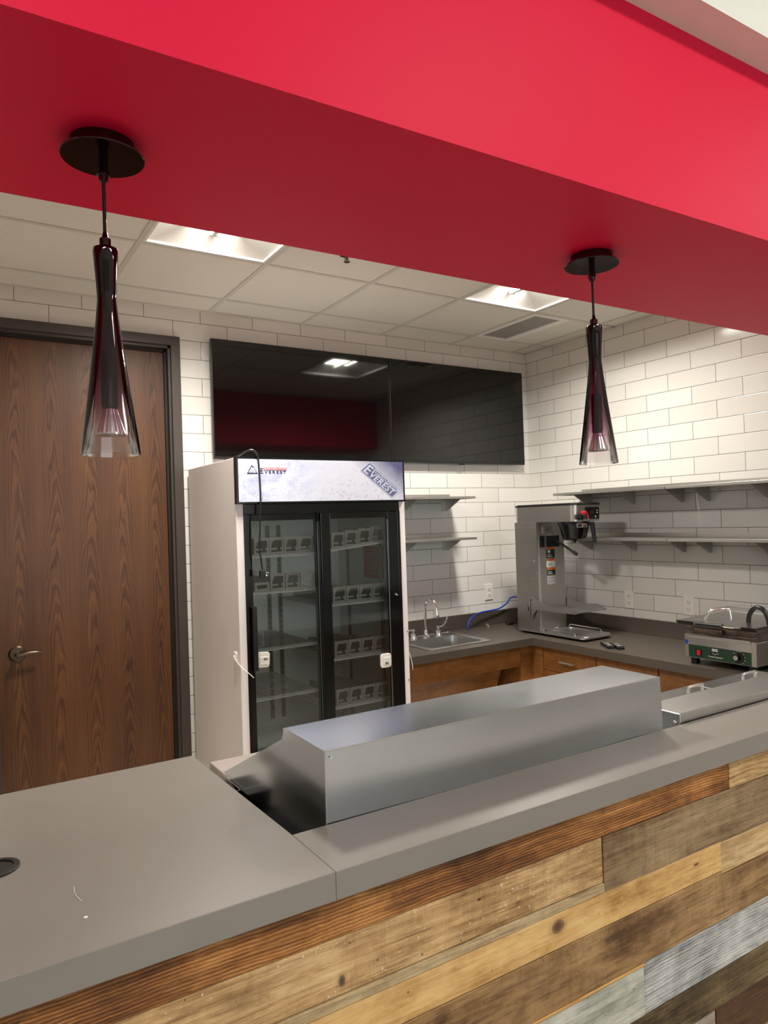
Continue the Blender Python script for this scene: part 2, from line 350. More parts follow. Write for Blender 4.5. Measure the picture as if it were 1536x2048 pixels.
# ------------------------------------------------------------------ mesh builder
class MB:
    def __init__(s): s.bm = bmesh.new(); s.mi = 0
    def _fin(s, verts, faces, bev=0, seg=2):
        for f in faces: f.material_index = s.mi
        if bev > 0:
            es = set()
            for f in faces:
                for e in f.edges: es.add(e)
            r = bmesh.ops.bevel(s.bm, geom=list(es), offset=bev, segments=seg, profile=0.5, affect='EDGES', clamp_overlap=True)
            for f in r['faces']: f.material_index = s.mi
    def hexa(s, p, bev=0, seg=2):
        """8 points: bottom 4 ccw, top 4 ccw"""
        v = [s.bm.verts.new(q) for q in p]
        fs = [s.bm.faces.new([v[i] for i in idx]) for idx in ((3, 2, 1, 0), (4, 5, 6, 7), (0, 1, 5, 4), (1, 2, 6, 5), (2, 3, 7, 6), (3, 0, 4, 7))]
        s._fin(v, fs, bev, seg); return s
    def box(s, x0, x1, y0, y1, z0, z1, bev=0, seg=2):
        x0, x1 = sorted((x0, x1)); y0, y1 = sorted((y0, y1)); z0, z1 = sorted((z0, z1))
        return s.hexa([(x0, y0, z0), (x1, y0, z0), (x1, y1, z0), (x0, y1, z0), (x0, y0, z1), (x1, y0, z1), (x1, y1, z1), (x0, y1, z1)], bev, seg)
    def prism(s, pts, axis, a, b, bev=0, seg=2):
        """extrude the 2-D polygon along an axis from a to b. axis 'x': pts are (y,z); 'y': (x,z); 'z': (x,y)"""
        def mk(q, h):
            if axis == 'x': return (h, q[0], q[1])
            if axis == 'y': return (q[0], h, q[1])
            return (q[0], q[1], h)
        A = [s.bm.verts.new(mk(q, a)) for q in pts]; B = [s.bm.verts.new(mk(q, b)) for q in pts]
        n = len(pts); fs = [s.bm.faces.new(A[::-1]), s.bm.faces.new(B)]
        for i in range(n): fs.append(s.bm.faces.new([A[i], A[(i+1) % n], B[(i+1) % n], B[i]]))
        bmesh.ops.recalc_face_normals(s.bm, faces=fs); s._fin(A+B, fs, bev, seg); return s
    def ringplate(s, outer, inner, axis, a, b):
        """plate with a hole; outer and inner have equal counts"""
        def mk(q, h):
            if axis == 'x': return (h, q[0], q[1])
            if axis == 'y': return (q[0], h, q[1])
            return (q[0], q[1], h)
        n = len(outer); vs = [[s.bm.verts.new(mk(q, h)) for q in P] for P in (outer, inner) for h in (a, b)]
        oa, ob, ia, ib = vs; fs = []
        for i in range(n):
            j = (i+1) % n
            fs += [s.bm.faces.new([oa[i], oa[j], ia[j], ia[i]]), s.bm.faces.new([ob[j], ob[i], ib[i], ib[j]]),
                   s.bm.faces.new([oa[j], oa[i], ob[i], ob[j]]), s.bm.faces.new([ia[i], ia[j], ib[j], ib[i]])]
        bmesh.ops.recalc_face_normals(s.bm, faces=fs); s._fin([], fs); return s
    def lathe(s, prof, c=(0, 0, 0), seg=32, axis='z', cap=True):
        """profile: (radius, height)"""
        def mk(r, h, a):
            x, y = r*math.cos(a), r*math.sin(a)
            if axis == 'z': q = (x, y, h)
            elif axis == 'y': q = (x, h, y)
            else: q = (h, x, y)
            return (q[0]+c[0], q[1]+c[1], q[2]+c[2])
        rings = [[s.bm.verts.new(mk(r, h, 2*PI*k/seg)) for k in range(seg)] for r, h in prof]
        fs = []
        for A, B in zip(rings, rings[1:]):
            for k in range(seg): fs.append(s.bm.faces.new([A[k], A[(k+1) % seg], B[(k+1) % seg], B[k]]))
        if cap:
            for R in (rings[0], rings[-1]): fs.append(s.bm.faces.new(R))
            bmesh.ops.recalc_face_normals(s.bm, faces=fs)
        for f in fs: f.material_index = s.mi; f.smooth = True
        return s
    def cyl(s, c, r, h, axis='z', seg=24, bev=0):
        pr = [(r, 0), (r, h)] if not bev else [(r-bev, 0), (r, bev), (r, h-bev), (r-bev, h)]
        return s.lathe(pr, c, seg, axis)
    def tube(s, pts, r, seg=12, smooth=3, closed=False, rads=None):
        P = [Vector(p) for p in pts]
        if smooth > 1 and len(P) > 2:
            Q = []; R = []
            n = len(P)
            for i in range(n-1 if not closed else n):
                p0 = P[(i-1) % n] if (closed or i > 0) else P[0]; p1 = P[i]; p2 = P[(i+1) % n]; p3 = P[(i+2) % n] if (closed or i < n-2) else P[-1]
                for k in range(smooth):
                    t = k/smooth
                    Q.append(0.5*((2*p1)+(p2-p0)*t+(2*p0-5*p1+4*p2-p3)*t*t+(-p0+3*p1-3*p2+p3)*t**3))
                    if rads: R.append(rads[i]*(1-t)+rads[(i+1) % n]*t)
            if not closed:
                Q.append(P[-1])
                if rads: R.append(rads[-1])
            P = Q; rads = R if rads else None
        n = len(P); rings = []; up = None
        for i in range(n):
            d = (P[(i+1) % n]-P[i-1]) if (closed or 0 < i < n-1) else (P[1]-P[0] if i == 0 else P[-1]-P[-2])
            d.normalize()
            if up is None:
                up = Vector((0, 0, 1)) if abs(d.z) < 0.9 else Vector((1, 0, 0))
            a = d.cross(up)
            if a.length < 1e-6: a = d.cross(Vector((0, 1, 0)))
            a.normalize(); b = a.cross(d).normalized(); up = b
            rr = rads[i] if rads else r
            rings.append([s.bm.verts.new(P[i]+rr*(math.cos(2*PI*k/seg)*a+math.sin(2*PI*k/seg)*b)) for k in range(seg)])
        fs = []
        rg = range(n) if closed else range(n-1)
        for i in rg:
            A, B = rings[i], rings[(i+1) % n]
            for k in range(seg): fs.append(s.bm.faces.new([A[k], A[(k+1) % seg], B[(k+1) % seg], B[k]]))
        if not closed:
            fs.append(s.bm.faces.new(rings[0])); fs.append(s.bm.faces.new(rings[-1][::-1]))
        bmesh.ops.recalc_face_normals(s.bm, faces=fs)
        for f in fs: f.material_index = s.mi; f.smooth = True
        return s
    def quad(s, pts):
        f = s.bm.faces.new([s.bm.verts.new(q) for q in pts]); f.material_index = s.mi; return s
    def xf(s, mat):
        s.bm.transform(mat); return s
ORG = {}
def W(o): return ORG.get(o.name, Vector((0, 0, 0)))
def skewf(k, x0=-3.85):
    return Matrix(((1, 0, 0, 0), (k, 1, 0, -k*x0), (0, 0, 1, 0), (0, 0, 0, 1)))
SK = skewf(-0.016)
def obj(name, mb, mats, parent=None, origin=None, xf=None, smooth=None):
    """link the builder's mesh as ONE object; coordinates are world coordinates"""
    if xf is not None: mb.bm.transform(xf)
    base = W(parent) if parent else Vector((0, 0, 0))
    org = Vector(origin) if origin is not None else (base if parent else Vector((0, 0, 0)))
    me = bpy.data.meshes.new(name)
    mb.bm.transform(Matrix.Translation(-org)); mb.bm.normal_update()
    for e in mb.bm.edges:
        if len(e.link_faces) == 2 and e.calc_face_angle(0) > 0.6: e.smooth = False
    mb.bm.to_mesh(me); mb.bm.free()
    if not isinstance(mats, (list, tuple)): mats = [mats]
    for m in mats: me.materials.append(M[m] if isinstance(m, str) else m)
    o = bpy.data.objects.new(name, me); COL.objects.link(o)
    if parent: o.parent = parent
    o.location = org-base; ORG[o.name] = org
    if smooth:
        for p in me.polygons: p.use_smooth = True
    return o
def thing(name, label, cat, loc=(0, 0, 0), group=None):
    o = bpy.data.objects.new(name, None); COL.objects.link(o); o.location = loc; o.empty_display_size = 0.05
    ORG[o.name] = Vector(loc); o['label'] = label; o['category'] = cat
    if group: o['group'] = group
    return o
def tag(o, label, cat, group=None):
    o['label'] = label; o['category'] = cat
    if group: o['group'] = group
    return o
def struct(o): o['kind'] = 'structure'; return o
def copy_tree(o, loc=None, label=None, parent=None):
    c = o.copy(); COL.objects.link(c)
    if parent: c.parent = parent
    if loc is not None: c.location = loc
    if label: c['label'] = label
    for ch in list(o.children): copy_tree(ch, None, None, c)
    return c
def text(body, size, mat, parent, name, mtx, extrude=0.0006, xs=1.0, bold=0.0, spacing=1.0, width=None):
    cu = bpy.data.curves.new(name, 'FONT'); cu.body = body; cu.size = size; cu.extrude = extrude; cu.offset = bold; cu.space_character = spacing
    to = bpy.data.objects.new('tmp', cu); COL.objects.link(to)
    dg = bpy.context.evaluated_depsgraph_get(); me = bpy.data.meshes.new_from_object(to.evaluated_get(dg))
    bpy.data.objects.remove(to); bpy.data.curves.remove(cu)
    mb = MB(); mb.bm.from_mesh(me); bpy.data.meshes.remove(me)
    if width:
        vx = [v.co.x for v in mb.bm.verts]; mb.bm.transform(Matrix.Translation((-min(vx), 0, 0))); xs = width/(max(vx)-min(vx))
    mb.bm.transform(Matrix.Diagonal((xs, 1, 1, 1))); mb.bm.transform(mtx)
    for f in mb.bm.faces: f.material_index = 0
    return obj(name, mb, mat, parent)
def face_y(x, y, z, rot=0.0):      # text facing -y, baseline start at x,z
    return Matrix.Translation((x, y, z)) @ Matrix.Rotation(-rot, 4, 'Y') @ Matrix.Rotation(PI/2, 4, 'X')
def face_negx(x, y, z):            # text facing -x, running towards -y
    return Matrix.Translation((x, y, z)) @ Matrix.Rotation(-PI/2, 4, 'Z') @ Matrix.Rotation(PI/2, 4, 'X')

CEIL = 2.947; CT = 0.865
BAR = 1.067; SOF = 2.4384
# ================================================================== the setting
struct(obj('floor', MB().box(-5.4, 0.1, -2.9, 0.2, -0.1, 0), 'floor'))
struct(obj('floor_front_room', MB().box(-9, 3.6, -10, -2.9, -0.1, 0), 'carpet'))
b = MB()
b.box(-5.4, -3.745, 0, 0.15, 0, 3.1); b.box(-2.743, 0.15, 0, 0.15, 0, 3.1); b.box(-3.745, -2.743, 0, 0.15, 2.772, 3.1)
struct(obj('wall_back', b, 'tile_b'))
struct(obj('wall_right', MB().box(0, 0.15, -2.95, 0, 0, 3.1), 'tile_r'))
struct(obj('wall_left', MB().box(-5.4, -5.25, -2.9, 0, 0, 3.1), 'white_wall'))
# hung ceiling: panels and tee bars
GX = [-0.143-0.6035*i for i in range(0, 9)]; GY = [-0.262-0.6096*i for i in range(0, 5)]
xs = [0.0]+GX+[-5.25]; ys = [0.0]+GY
lights = [(5, 2), (2, 2)]       # cell (ix, iy) between xs[ix],xs[ix+1]
VENT = (1, 1)
b = MB(); b.box(-5.3, 0.1, -2.8, 0.1, 3.05, 3.1)
for i in range(len(xs)-1):
    for j in range(len(ys)-1):
        x1, x0 = xs[i], xs[i+1]; y1, y0 = ys[j], ys[j+1]
        if y0 < -2.36: y0 = -2.36
        if (i, j) in [(a, bb) for a, bb in lights] : continue
        if (i, j) == VENT: x0v, x1v = x0, x1; continue
        b.box(x0+0.008, x1-0.008, y0+0.008, y1-0.008, CEIL+0.003, CEIL+0.02)
ce = struct(obj('ceiling', b, 'ceil'))
b = MB()
for x in GX: b.box(x-0.012, x+0.012, -2.4, 0, CEIL-0.001, CEIL+0.008)
for y in GY: b.box(-5.25, 0, y-0.012, y+0.012, CEIL, CEIL+0.008)
b.box(-5.25, 0, -0.02, 0, CEIL, CEIL+0.008); b.box(-0.02, 0, -2.4, 0, CEIL, CEIL+0.008)
obj('ceiling_grid', b, 'tbar', ce)
# red bulkhead over the bar, white upper wall beyond it
b = MB(); b.box(-9, 3.6, -2.927, -2.29, SOF, 2.926); 
struct(obj('trim_1', b, 'red', xf=skewf(-0.023, -3.84)))
b = MB(); b.box(-9, 3.6, -3.018, -2.30, 2.926, 4.1, bev=0)
struct(obj('wall_front', b, 'white_wall', xf=skewf(-0.023, -3.84)))
# the front room the picture is taken from
struct(obj('wall_front_room_right', MB().box(3.45, 3.6, -10, -2.95, 0, 4.1), 'white_wall'))
struct(obj('wall_front_room_left', MB().box(-9, -8.85, -10, -2.95, 0, 4.1), 'white_wall'))
b = MB(); b.box(-9, 3.6, -10.1, -9.95, 0, 4.1)
struct(obj('wall_front_room_rear', b, 'white_wall'))
struct(obj('wall_partition_left', MB().box(-9, -5.3, -2.95, -2.8, 0, 3.0), 'white_wall'))
struct(obj('wall_partition_right', MB().box(0.15, 3.6, -2.9, -2.75, 0, 3.0), 'white_wall'))
struct(obj('ceiling_front_room', MB().box(-9, 3.6, -10, -2.9, 3.78, 3.9), 'white_wall'))

# ---- door
d = struct(obj('door_1', MB().box(-3.697, -2.806, 0.05, 0.094, 0.01, 2.694, bev=0.002), 'door_wood', origin=(-3.25, 0.07, 0.01)))
b = MB()
b.box(-3.765, -3.711, -0.03, 0.14, 0, 2.72, bev=0.001); b.box(-2.796, -2.7431, -0.03, 0.14, 0, 2.72, bev=0.001); b.box(-3.765, -2.7431, -0.03, 0.14, 2.72, 2.7719, bev=0.001)
b.box(-3.711, -3.698, -0.005, 0.045, 0, 2.72); b.box(-2.809, -2.796, -0.008, 0.045, 0, 2.72); b.box(-3.711, -2.796, -0.008, 0.045, 2.706, 2.72)
obj('door_frame', b, 'frame_dark', d)
b = MB(); b.box(-2.822, -2.809, 0.030, 0.049, 0.01, 2.706); b.box(-3.698, -2.809, 0.030, 0.049, 2.692, 2.706)
obj('door_seal', b, 'black_seal', d)
b = MB(); b.lathe([(0.041, 0.05), (0.041, 0.044), (0.034, 0.038), (0.0, 0.038)], (-3.612, 0, 1.045), 32, 'y')
b.lathe([(0.013, 0.042), (0.012, 0.0), (0.014, -0.012), (0.011, -0.018), (0.0, -0.018)], (-3.612, 0, 1.045), 24, 'y')
b.tube([(-3.612, -0.008, 1.045), (-3.58, -0.012, 1.050), (-3.55, -0.012, 1.052), (-3.52, -0.010, 1.050), (-3.497, -0.004, 1.046)], 0.009, 12, 4, rads=[0.012, 0.0105, 0.009, 0.008, 0.006])
obj('door_lever', b, 'bronze', d)

# ================================================================== ceiling fittings
def troffer(ix, iy, label):
    x0, x1 = xs[ix+1]+0.013, xs[ix]-0.013; y0, y1 = ys[iy+1]+0.013, ys[iy]-0.013
    cx, cy = (x0+x1)/2, (y0+y1)/2
    t = thing('ceiling_light', label, 'ceiling light', (cx, cy, CEIL), 'square recessed lights in the hung ceiling')
    b = MB(); hx, hy = 0.115, 0.17; z0 = CEIL+0.006; z1 = CEIL+0.072
    o = [(x0, y0), (x1, y0), (x1, y1), (x0, y1)]; i = [(cx-hx, cy-hy), (cx+hx, cy-hy), (cx+hx, cy+hy), (cx-hx, cy+hy)]
    # rim
    b.ringplate([(x0-.004, y0-.004), (x1+.004, y0-.004), (x1+.004, y1+.004), (x0-.004, y1+.004)], [(x0+.012, y0+.012), (x1-.012, y0+.012), (x1-.012, y1-.012), (x0+.012, y1-.012)], 'z', CEIL+.001, CEIL+.012)
    for k in range(4):
        a, c = o[k], o[(k+1) % 4]; e, f = i[k], i[(k+1) % 4]
        b.quad([(*c, z0), (*a, z0), (*e, z1), (*f, z1)])
    b.box(x0, x1, y0, y1, CEIL+0.082, CEIL+0.09)
    obj('reflector_pan', b, 'troffer', t)
    b = MB(); b.quad([(cx-hx, cy-hy, z1+.002), (cx-hx, cy+hy, z1+.002), (cx+hx, cy+hy, z1+.002), (cx+hx, cy-hy, z1+.002)])
    obj('lens', b, 'lens', t)
    l = area('troffer_lamp', (0, 0, z1-CEIL-.001), (0, 0, 0), 2*hx-.01, 2*hy-.01, LIGHT_TROFFER, (1.0, 0.945, 0.86)); l.data.spread = math.radians(158); l.parent = t
    b = MB(); b.box(cx-.012, cx+.012, cy-hy-.02, cy+hy+.02, z1-.03, z1-.012, bev=.003)
    b.box(cx-.02, cx+.02, cy+hy, cy+hy+.02, z1-.032, z1-.002, bev=.003)
    obj('lamp_bar', b, 'troffer', t)
    return t
LT = troffer(5, 2, 'square recessed ceiling light behind the left glass pendant, glowing white')
troffer(2, 2, 'square recessed ceiling light next to the grey air vent, glowing white')
# vent: half cell, perforated
x0, x1 = xs[2]+0.013, xs[1]-0.013; y0, y1 = ys[2]+0.013, ys[1]-0.013
t = thing('air_vent', 'grey perforated air return vent in a white frame in the ceiling', 'vent', (-0.6, -0.57, CEIL))
vx1 = -0.47
b = MB(); b.ringplate([(x0-.005, y0-.005), (vx1+.05, y0-.005), (vx1+.05, y1+.005), (x0-.005, y1+.005)], [(x0+.03, y0+.03), (vx1-.01, y0+.03), (vx1-.01, y1-.03), (x0+.03, y1-.03)], 'z', CEIL-.003, CEIL+.012)
obj('vent_frame', b, 'troffer', t)
obj('vent_face', MB().box(x0+.028, vx1-.008, y0+.028, y1-.028, CEIL+.004, CEIL+.012), 'vent', t)
b = MB(); b.box(vx1+.052, x1+.004, y0-.004, y1+.004, CEIL+.003, CEIL+.02)
obj('filler_panel', b, 'ceil', t)
# sprinkler
t = thing('fire_sprinkler', 'small brass fire sprinkler head poking below the ceiling at the red bulkhead edge', 'sprinkler', (-2.27, -1.17, CEIL))
b = MB(); b.lathe([(0.034, 0.0), (0.034, -0.004), (0.02, -0.008), (0.012, -0.008)], (-2.27, -1.17, CEIL), 24)
obj('escutcheon', b, 'chrome', t)
b = MB(); b.lathe([(0.007, -0.006), (0.007, -0.022), (0.004, -0.026)], (-2.27, -1.17, CEIL), 16)
b.lathe([(0.015, -0.034), (0.015, -0.036), (0.003, -0.037)], (-2.27, -1.17, CEIL), 16)
b.tube([(-2.279, -1.17, CEIL-.02), (-2.282, -1.17, CEIL-.028), (-2.274, -1.17, CEIL-.035)], 0.0015, 6, 2); b.tube([(-2.261, -1.17, CEIL-.02), (-2.258, -1.17, CEIL-.028), (-2.266, -1.17, CEIL-.035)], 0.0015, 6, 2)
obj('nozzle', b, 'bronze', t)

# ================================================================== televisions
def tv(x0, x1, label, zc=2.422):
    h = 0.355; t = thing('television', label, 'television', ((x0+x1)/2, -0.04, zc-h), 'televisions side by side on the back wall')
    b = MB(); b.box(x0, x1, -0.068, -0.040, zc-h, zc+h, bev=0.003); b.box(x0+.15, x1-.15, -0.045, -0.012, zc-h+.12, zc+h-.2, bev=.01)
    obj('housing', b, 'tv_bezel', t)
    obj('screen', MB().box(x0+.006, x1-.006, -0.0705, -0.067, zc-h+.014, zc+h-.006, bev=0.001), 'tv_screen', t)
    obj('wall_mount', MB().box(x0+.4, x1-.4, -0.014, -0.001, zc-.15, zc+.15), 'tv_bezel', t)
    obj('sensor_tab', MB().box((x0+x1)/2-.022, (x0+x1)/2+.022, -0.066, -0.050, zc-h-.008, zc-h+.001, bev=.002), 'tv_bezel', t)
tv(-2.572, -1.336, 'wide black television above the drinks fridge, left one of the pair')
tv(-1.331, -0.106, 'wide black television nearest the room corner, right one of the pair')

# ================================================================== wall shelves with brackets
def bracket_mesh(kind, pos, z):
    """triangular steel bracket; kind 'back' or 'right' wall"""
    b = MB(); h = 0.088; d = 0.205
    if kind == 'back':
        b.prism([(0.0, z), (-d, z), (-0.03, z-h), (0.0, z-h)], 'x', pos+0.012, pos+0.015)
        b.box(pos-0.016, pos+0.016, -0.003, 0, z-h-.002, z); b.box(pos-.016, pos+.016, -d, 0, z-.003, z)
        for zz in (z-.02, z-.07): b.cyl((pos, -.0055, zz), .004, .003, 'y', 10)
    else:
        b.prism([(0.0, z), (-d, z), (-0.03, z-h), (0.0, z-h)], 'y', pos-0.015, pos-0.012)
        b.box(-0.003, 0, pos-0.016, pos+0.016, z-h-.002, z); b.box(-d, 0, pos-.016, pos+.016, z-.003, z)
        for zz in (z-.02, z-.07): b.cyl((-.0055, pos, zz), .004, .003, 'x', 10)
    return b
def shelf(name, kind, a0, a1, z, brs, label, group):
    if kind == 'back': loc = ((a0+a1)/2, -0.15, z)
    else: loc = (-0.15, (a0+a1)/2, z)
    t = thing(name, label, 'shelf', loc, group)
    b = MB()
    if kind == 'back':
        b.box(a0, a1, -0.295, -0.002, z-.002, z+.003); b.box(a0, a1, -0.298, -0.292, z-.012, z+.004, bev=.001); b.box(a0, a1, -.006, -.001, z, z+.03)
        b.box(a0, a0+.004, -.295, -.002, z-.012, z); b.box(a1-.004, a1, -.295, -.002, z-.012, z)
    else:
        b.box(-0.295, -0.002, a0, a1, z-.002, z+.003); b.box(-0.298, -0.292, a0, a1, z-.012, z+.004, bev=.001); b.box(-.006, -.001, a0, a1, z, z+.03)
        b.box(-.295, -.002, a0, a0+.004, z-.012, z); b.box(-.295, -.002, a1-.004, a1, z-.012, z)
    obj('shelf_board', b, 'steel_shelf', t)
    for p in brs: obj('bracket', bracket_mesh(kind, p, z-.0125 if False else z-.003), 'steel_shelf', t)
g1 = 'steel shelves on the white tile walls'
shelf('wall_shelf', 'back', -1.70, -0.80, 1.817, (-0.860, -1.235), 'steel wall shelf above the sink, upper one of two', g1)
shelf('wall_shelf', 'back', -1.70, -0.80, 1.534, (-0.860, -1.235), 'steel wall shelf above the sink, lower one of two', g1)
shelf('wall_shelf', 'right', -1.432, -0.535, 1.819, (-0.607, -0.977, -1.342), 'upper steel shelf of the right wall, half nearer the corner above the coffee brewer', g1)
shelf('wall_shelf', 'right', -2.33, -1.436, 1.818, (-1.518, -1.880, -2.24), 'upper steel shelf of the right wall, half running out of frame', g1)
shelf('wall_shelf', 'right', -1.432, -0.535, 1.507, (-0.607, -0.977, -1.342), 'lower steel shelf of the right wall, half directly behind the coffee brewer', g1)
shelf('wall_shelf', 'right', -2.33, -1.436, 1.506, (-1.518, -1.880, -2.24), 'lower steel shelf of the right wall, half above the sandwich press', g1)

# ================================================================== outlets
def outlet(kind, a, z, label):
    loc = (a, -0.003, z) if kind == 'back' else (-0.003, a, z)
    t = thing('wall_outlet', label, 'outlet', loc, 'white duplex outlets on the tile walls')
    def bx(b, u0, u1, d0, d1, z0, z1, bev=0):
        if kind == 'back': b.box(a+u0, a+u1, -d1, -d0, z+z0, z+z1, bev=bev)
        else: b.box(-d1, -d0, a+u0, a+u1, z+z0, z+z1, bev=bev)
    b = MB(); bx(b, -.0365, .0365, 0.0005, .007, -.058, .058, .002); obj('cover_plate', b, 'outlet', t)
    for s in (-1, 1):
        c = s*.0225
        b = MB(); bx(b, -.017, .017, .006, .009, c-.0145, c+.0145, .0015); r = obj('receptacle', b, 'outlet', t)
        b = MB(); bx(b, -.0085, -.006, .0085, .0095, c-.002, c+.008); bx(b, .006, .0085, .0085, .0095, c-.002, c+.008); bx(b, -.002, .002, .0085, .0095, c-.010, c-.006)
        obj('slots', b, 'dark_hole', r)
outlet('back', -0.456, 1.110, 'white wall outlet on the back wall above the blue tube')
outlet('right', -0.916, 1.084, 'white wall outlet just right of the coffee brewer')
outlet('right', -1.364, 1.080, 'white wall outlet close to the sandwich press')
outlet('right', -0.315, 1.097, 'white wall outlet mostly hidden behind the coffee brewer column')

# ================================================================== rear counter
t = thing('rear_worktop', 'L-shaped dark taupe laminate worktop with raised backsplash along both tile walls', 'counter', (-0.33, -0.33, CT-.05))
b = MB(); zt, zb = CT, CT-.048
SX0, SX1, SY0, SY1 = -1.385, -0.937, -0.515, -0.195      # sink cut-out
b.box(-1.715, SX0, -0.645, -0.001, zb, zt); b.box(SX1, -0.001, -0.645, -0.001, zb, zt)
b.box(SX0, SX1, -0.645, SY0, zb, zt); b.box(SX0, SX1, SY1, -0.001, zb, zt)
b.box(-0.645, -0.001, -2.60, -0.645, zb, zt)
obj('worktop', b, 'counter', t)
b = MB(); b.box(-1.715, -0.001, -0.021, -0.001, zt, 0.967, bev=.0015); b.box(-0.021, -0.001, -2.60, -0.021, zt, 0.967, bev=.0015)
obj('backsplash', b, 'counter', t)
# base cabinets on the right wall
def cabinet(y1, y0, label, drawers):
    c = thing('base_cabinet', label, 'cabinet', (-0.3, (y0+y1)/2, 0), 'amber wood cabinets under the right worktop')
    b = MB(); b.box(-0.588, -0.002, y0, y1, 0.10, 0.816); b.box(-0.53, -0.002, y0, y1, 0, 0.10); obj('cabinet_body', b, 'cab_wood', c)
    zz = 0.812
    for k, (h, hd) in enumerate(drawers):
        dd = obj('drawer', MB().box(-0.61, -0.589, y0+.002, y1-.002, zz-h+.003, zz, bev=.0015), 'cab_wood', c)
        if hd:
            yc = (y0+y1)/2+.0; zc = zz-h/2
            hb = MB(); hb.tube([(-0.611, yc+.055, zc), (-0.638, yc+.055, zc), (-0.638, yc-.055, zc), (-0.611, yc-.055, zc)], .0058, 10, 1)
            obj('drawer_handle', hb, 'nickel', dd)
        zz -= h
cabinet(-0.702, -1.141, 'amber wood cabinet with a bar-handled drawer, nearest the corner', [(0.15, 1), (0.28, 1), (0.28, 1)])
cabinet(-1.143, -1.576, 'amber wood cabinet in the middle of the right run, below the remotes', [(0.15, 1), (0.28, 1), (0.28, 1)])
cabinet(-1.578, -2.02, 'amber wood cabinet under the sandwich press', [(0.71, 0)])
cabinet(-2.022, -2.46, 'amber wood cabinet at the far right end, beyond the sandwich press', [(0.71, 0)])
c = thing('corner_cabinet', 'amber wood corner filler cabinet where the two counter runs meet', 'cabinet', (-0.35, -0.35, 0))
b = MB(); b.box(-0.716, -0.60, -0.600, -0.582, 0.0, 0.815, bev=.001); b.box(-0.612, -0.594, -0.70, -0.601, 0.0, 0.815, bev=.001); b.box(-0.716, -0.700, -0.58, -0.002, 0, 0.815)
obj('filler_panels', b, 'cab_wood', c)
c = thing('sink_apron', 'amber wood apron panel under the sink with open knee space below', 'cabinet', (-1.2, -0.59, 0.1))
obj('apron_board', MB().box(-1.705, -0.718, -0.600, -0.582, 0.682, 0.814, bev=.001), 'cab_wood', c)
b = MB(); b.hexa([(-1.705, -0.28, 0.15), (-0.785, -0.28, 0.15), (-0.785, -0.26, 0.15), (-1.705, -0.26, 0.15), (-1.705, -0.50, 0.69), (-0.785, -0.50, 0.69), (-0.785, -0.48, 0.69), (-1.705, -0.48, 0.69)])
obj('knee_panel', b, 'cab_wood', c)

# ---- sink and tap
t = thing('sink', 'small drop-in stainless steel sink set in the rear worktop', 'sink', (-1.16, -0.31, CT))
b = MB(); zr = CT+.0035
def rr(x0, x1, y0, y1, r, n=6):
    P = []
    for cx, cy, a0 in ((x1-r, y0+r, -PI/2), (x1-r, y1-r, 0), (x0+r, y1-r, PI/2), (x0+r, y0+r, PI)):
        for k in range(n+1):
            a = a0+PI/2*k/n; P.append((cx+r*math.cos(a), cy+r*math.sin(a)))
    return P
O = rr(-1.415, -0.905, -0.545, -0.075, .02); I = rr(SX0+.008, SX1-.008, SY0+.008, SY1-.008, .045)
b.ringplate(O, I, 'z', CT+.0005, zr)
I2 = rr(SX0+.02, SX1-.02, SY0+.02, SY1-.02, .05)
n = len(I); A = [b.bm.verts.new((x, y, zr)) for x, y in I]; B = [b.bm.verts.new((x, y, CT-.16)) for x, y in I2]
for k in range(n):
    f = b.bm.faces.new([A[k], A[(k+1) % n], B[(k+1) % n], B[k]]); f.smooth = True
b.bm.faces.new(B)
rim = rr(-1.415, -0.905, -0.545, -0.075, .02, 3)
b.tube([(x, y, CT+.003) for x, y in rim], .004, 8, 1, closed=True)
obj('basin', b, 'steel', t)
obj('drain', MB().lathe([(0.0, CT-.158), (.03, CT-.158), (.042, CT-.157), (.042, CT-.160)], (-1.16, -.35, 0), 24, cap=False), 'chrome', t)
t = thing('faucet', 'chrome gooseneck faucet with two wrist-blade handles behind the sink', 'faucet', (-1.155, -0.145, CT+.003))
fy = -0.150
b = MB(); b.lathe([(.028, CT+.003), (.027, CT+.012), (.017, CT+.022), (.015, CT+.045), (.011, CT+.05)], (-1.157, fy, 0), 24)
b.tube([(-1.157, fy, CT+.04), (-1.157, fy, CT+.15), (-1.157, fy, CT+.215), (-1.155, fy-.020, CT+.255), (-1.152, fy-.055, CT+.268), (-1.149, fy-.092, CT+.255), (-1.146, fy-.112, CT+.215), (-1.145, fy-.116, CT+.185)], .0095, 16, 5)
b.lathe([(.011, CT+.195), (.0125, CT+.185), (.0125, CT+.172), (.017, CT+.155), (.016, CT+.150), (.0, CT+.150)], (-1.145, fy-.117, 0), 20)
obj('spout', b, 'chrome', t)
for xx, s in ((-1.052, 1), (-1.262, -1)):
    b = MB(); b.lathe([(.027, CT+.003), (.027, CT+.010), (.020, CT+.035), (.010, CT+.042), (.010, CT+.052), (.014, CT+.056), (.014, CT+.068), (.0, CT+.070)], (xx, fy, 0), 24)
    if s > 0: b.tube([(xx, fy, CT+.062), (xx+.03, fy-.01, CT+.068), (xx+.055, fy-.02, CT+.095), (xx+.066, fy-.025, CT+.13)], .006, 10, 4, rads=[.005, .005, .006, .007])
    else: b.tube([(xx, fy, CT+.062), (xx-.03, fy-.01, CT+.066), (xx-.07, fy-.02, CT+.066), (xx-.10, fy-.025, CT+.07)], .006, 10, 4, rads=[.005, .005, .006, .007])
    obj('tap_handle', b, 'chrome', t)
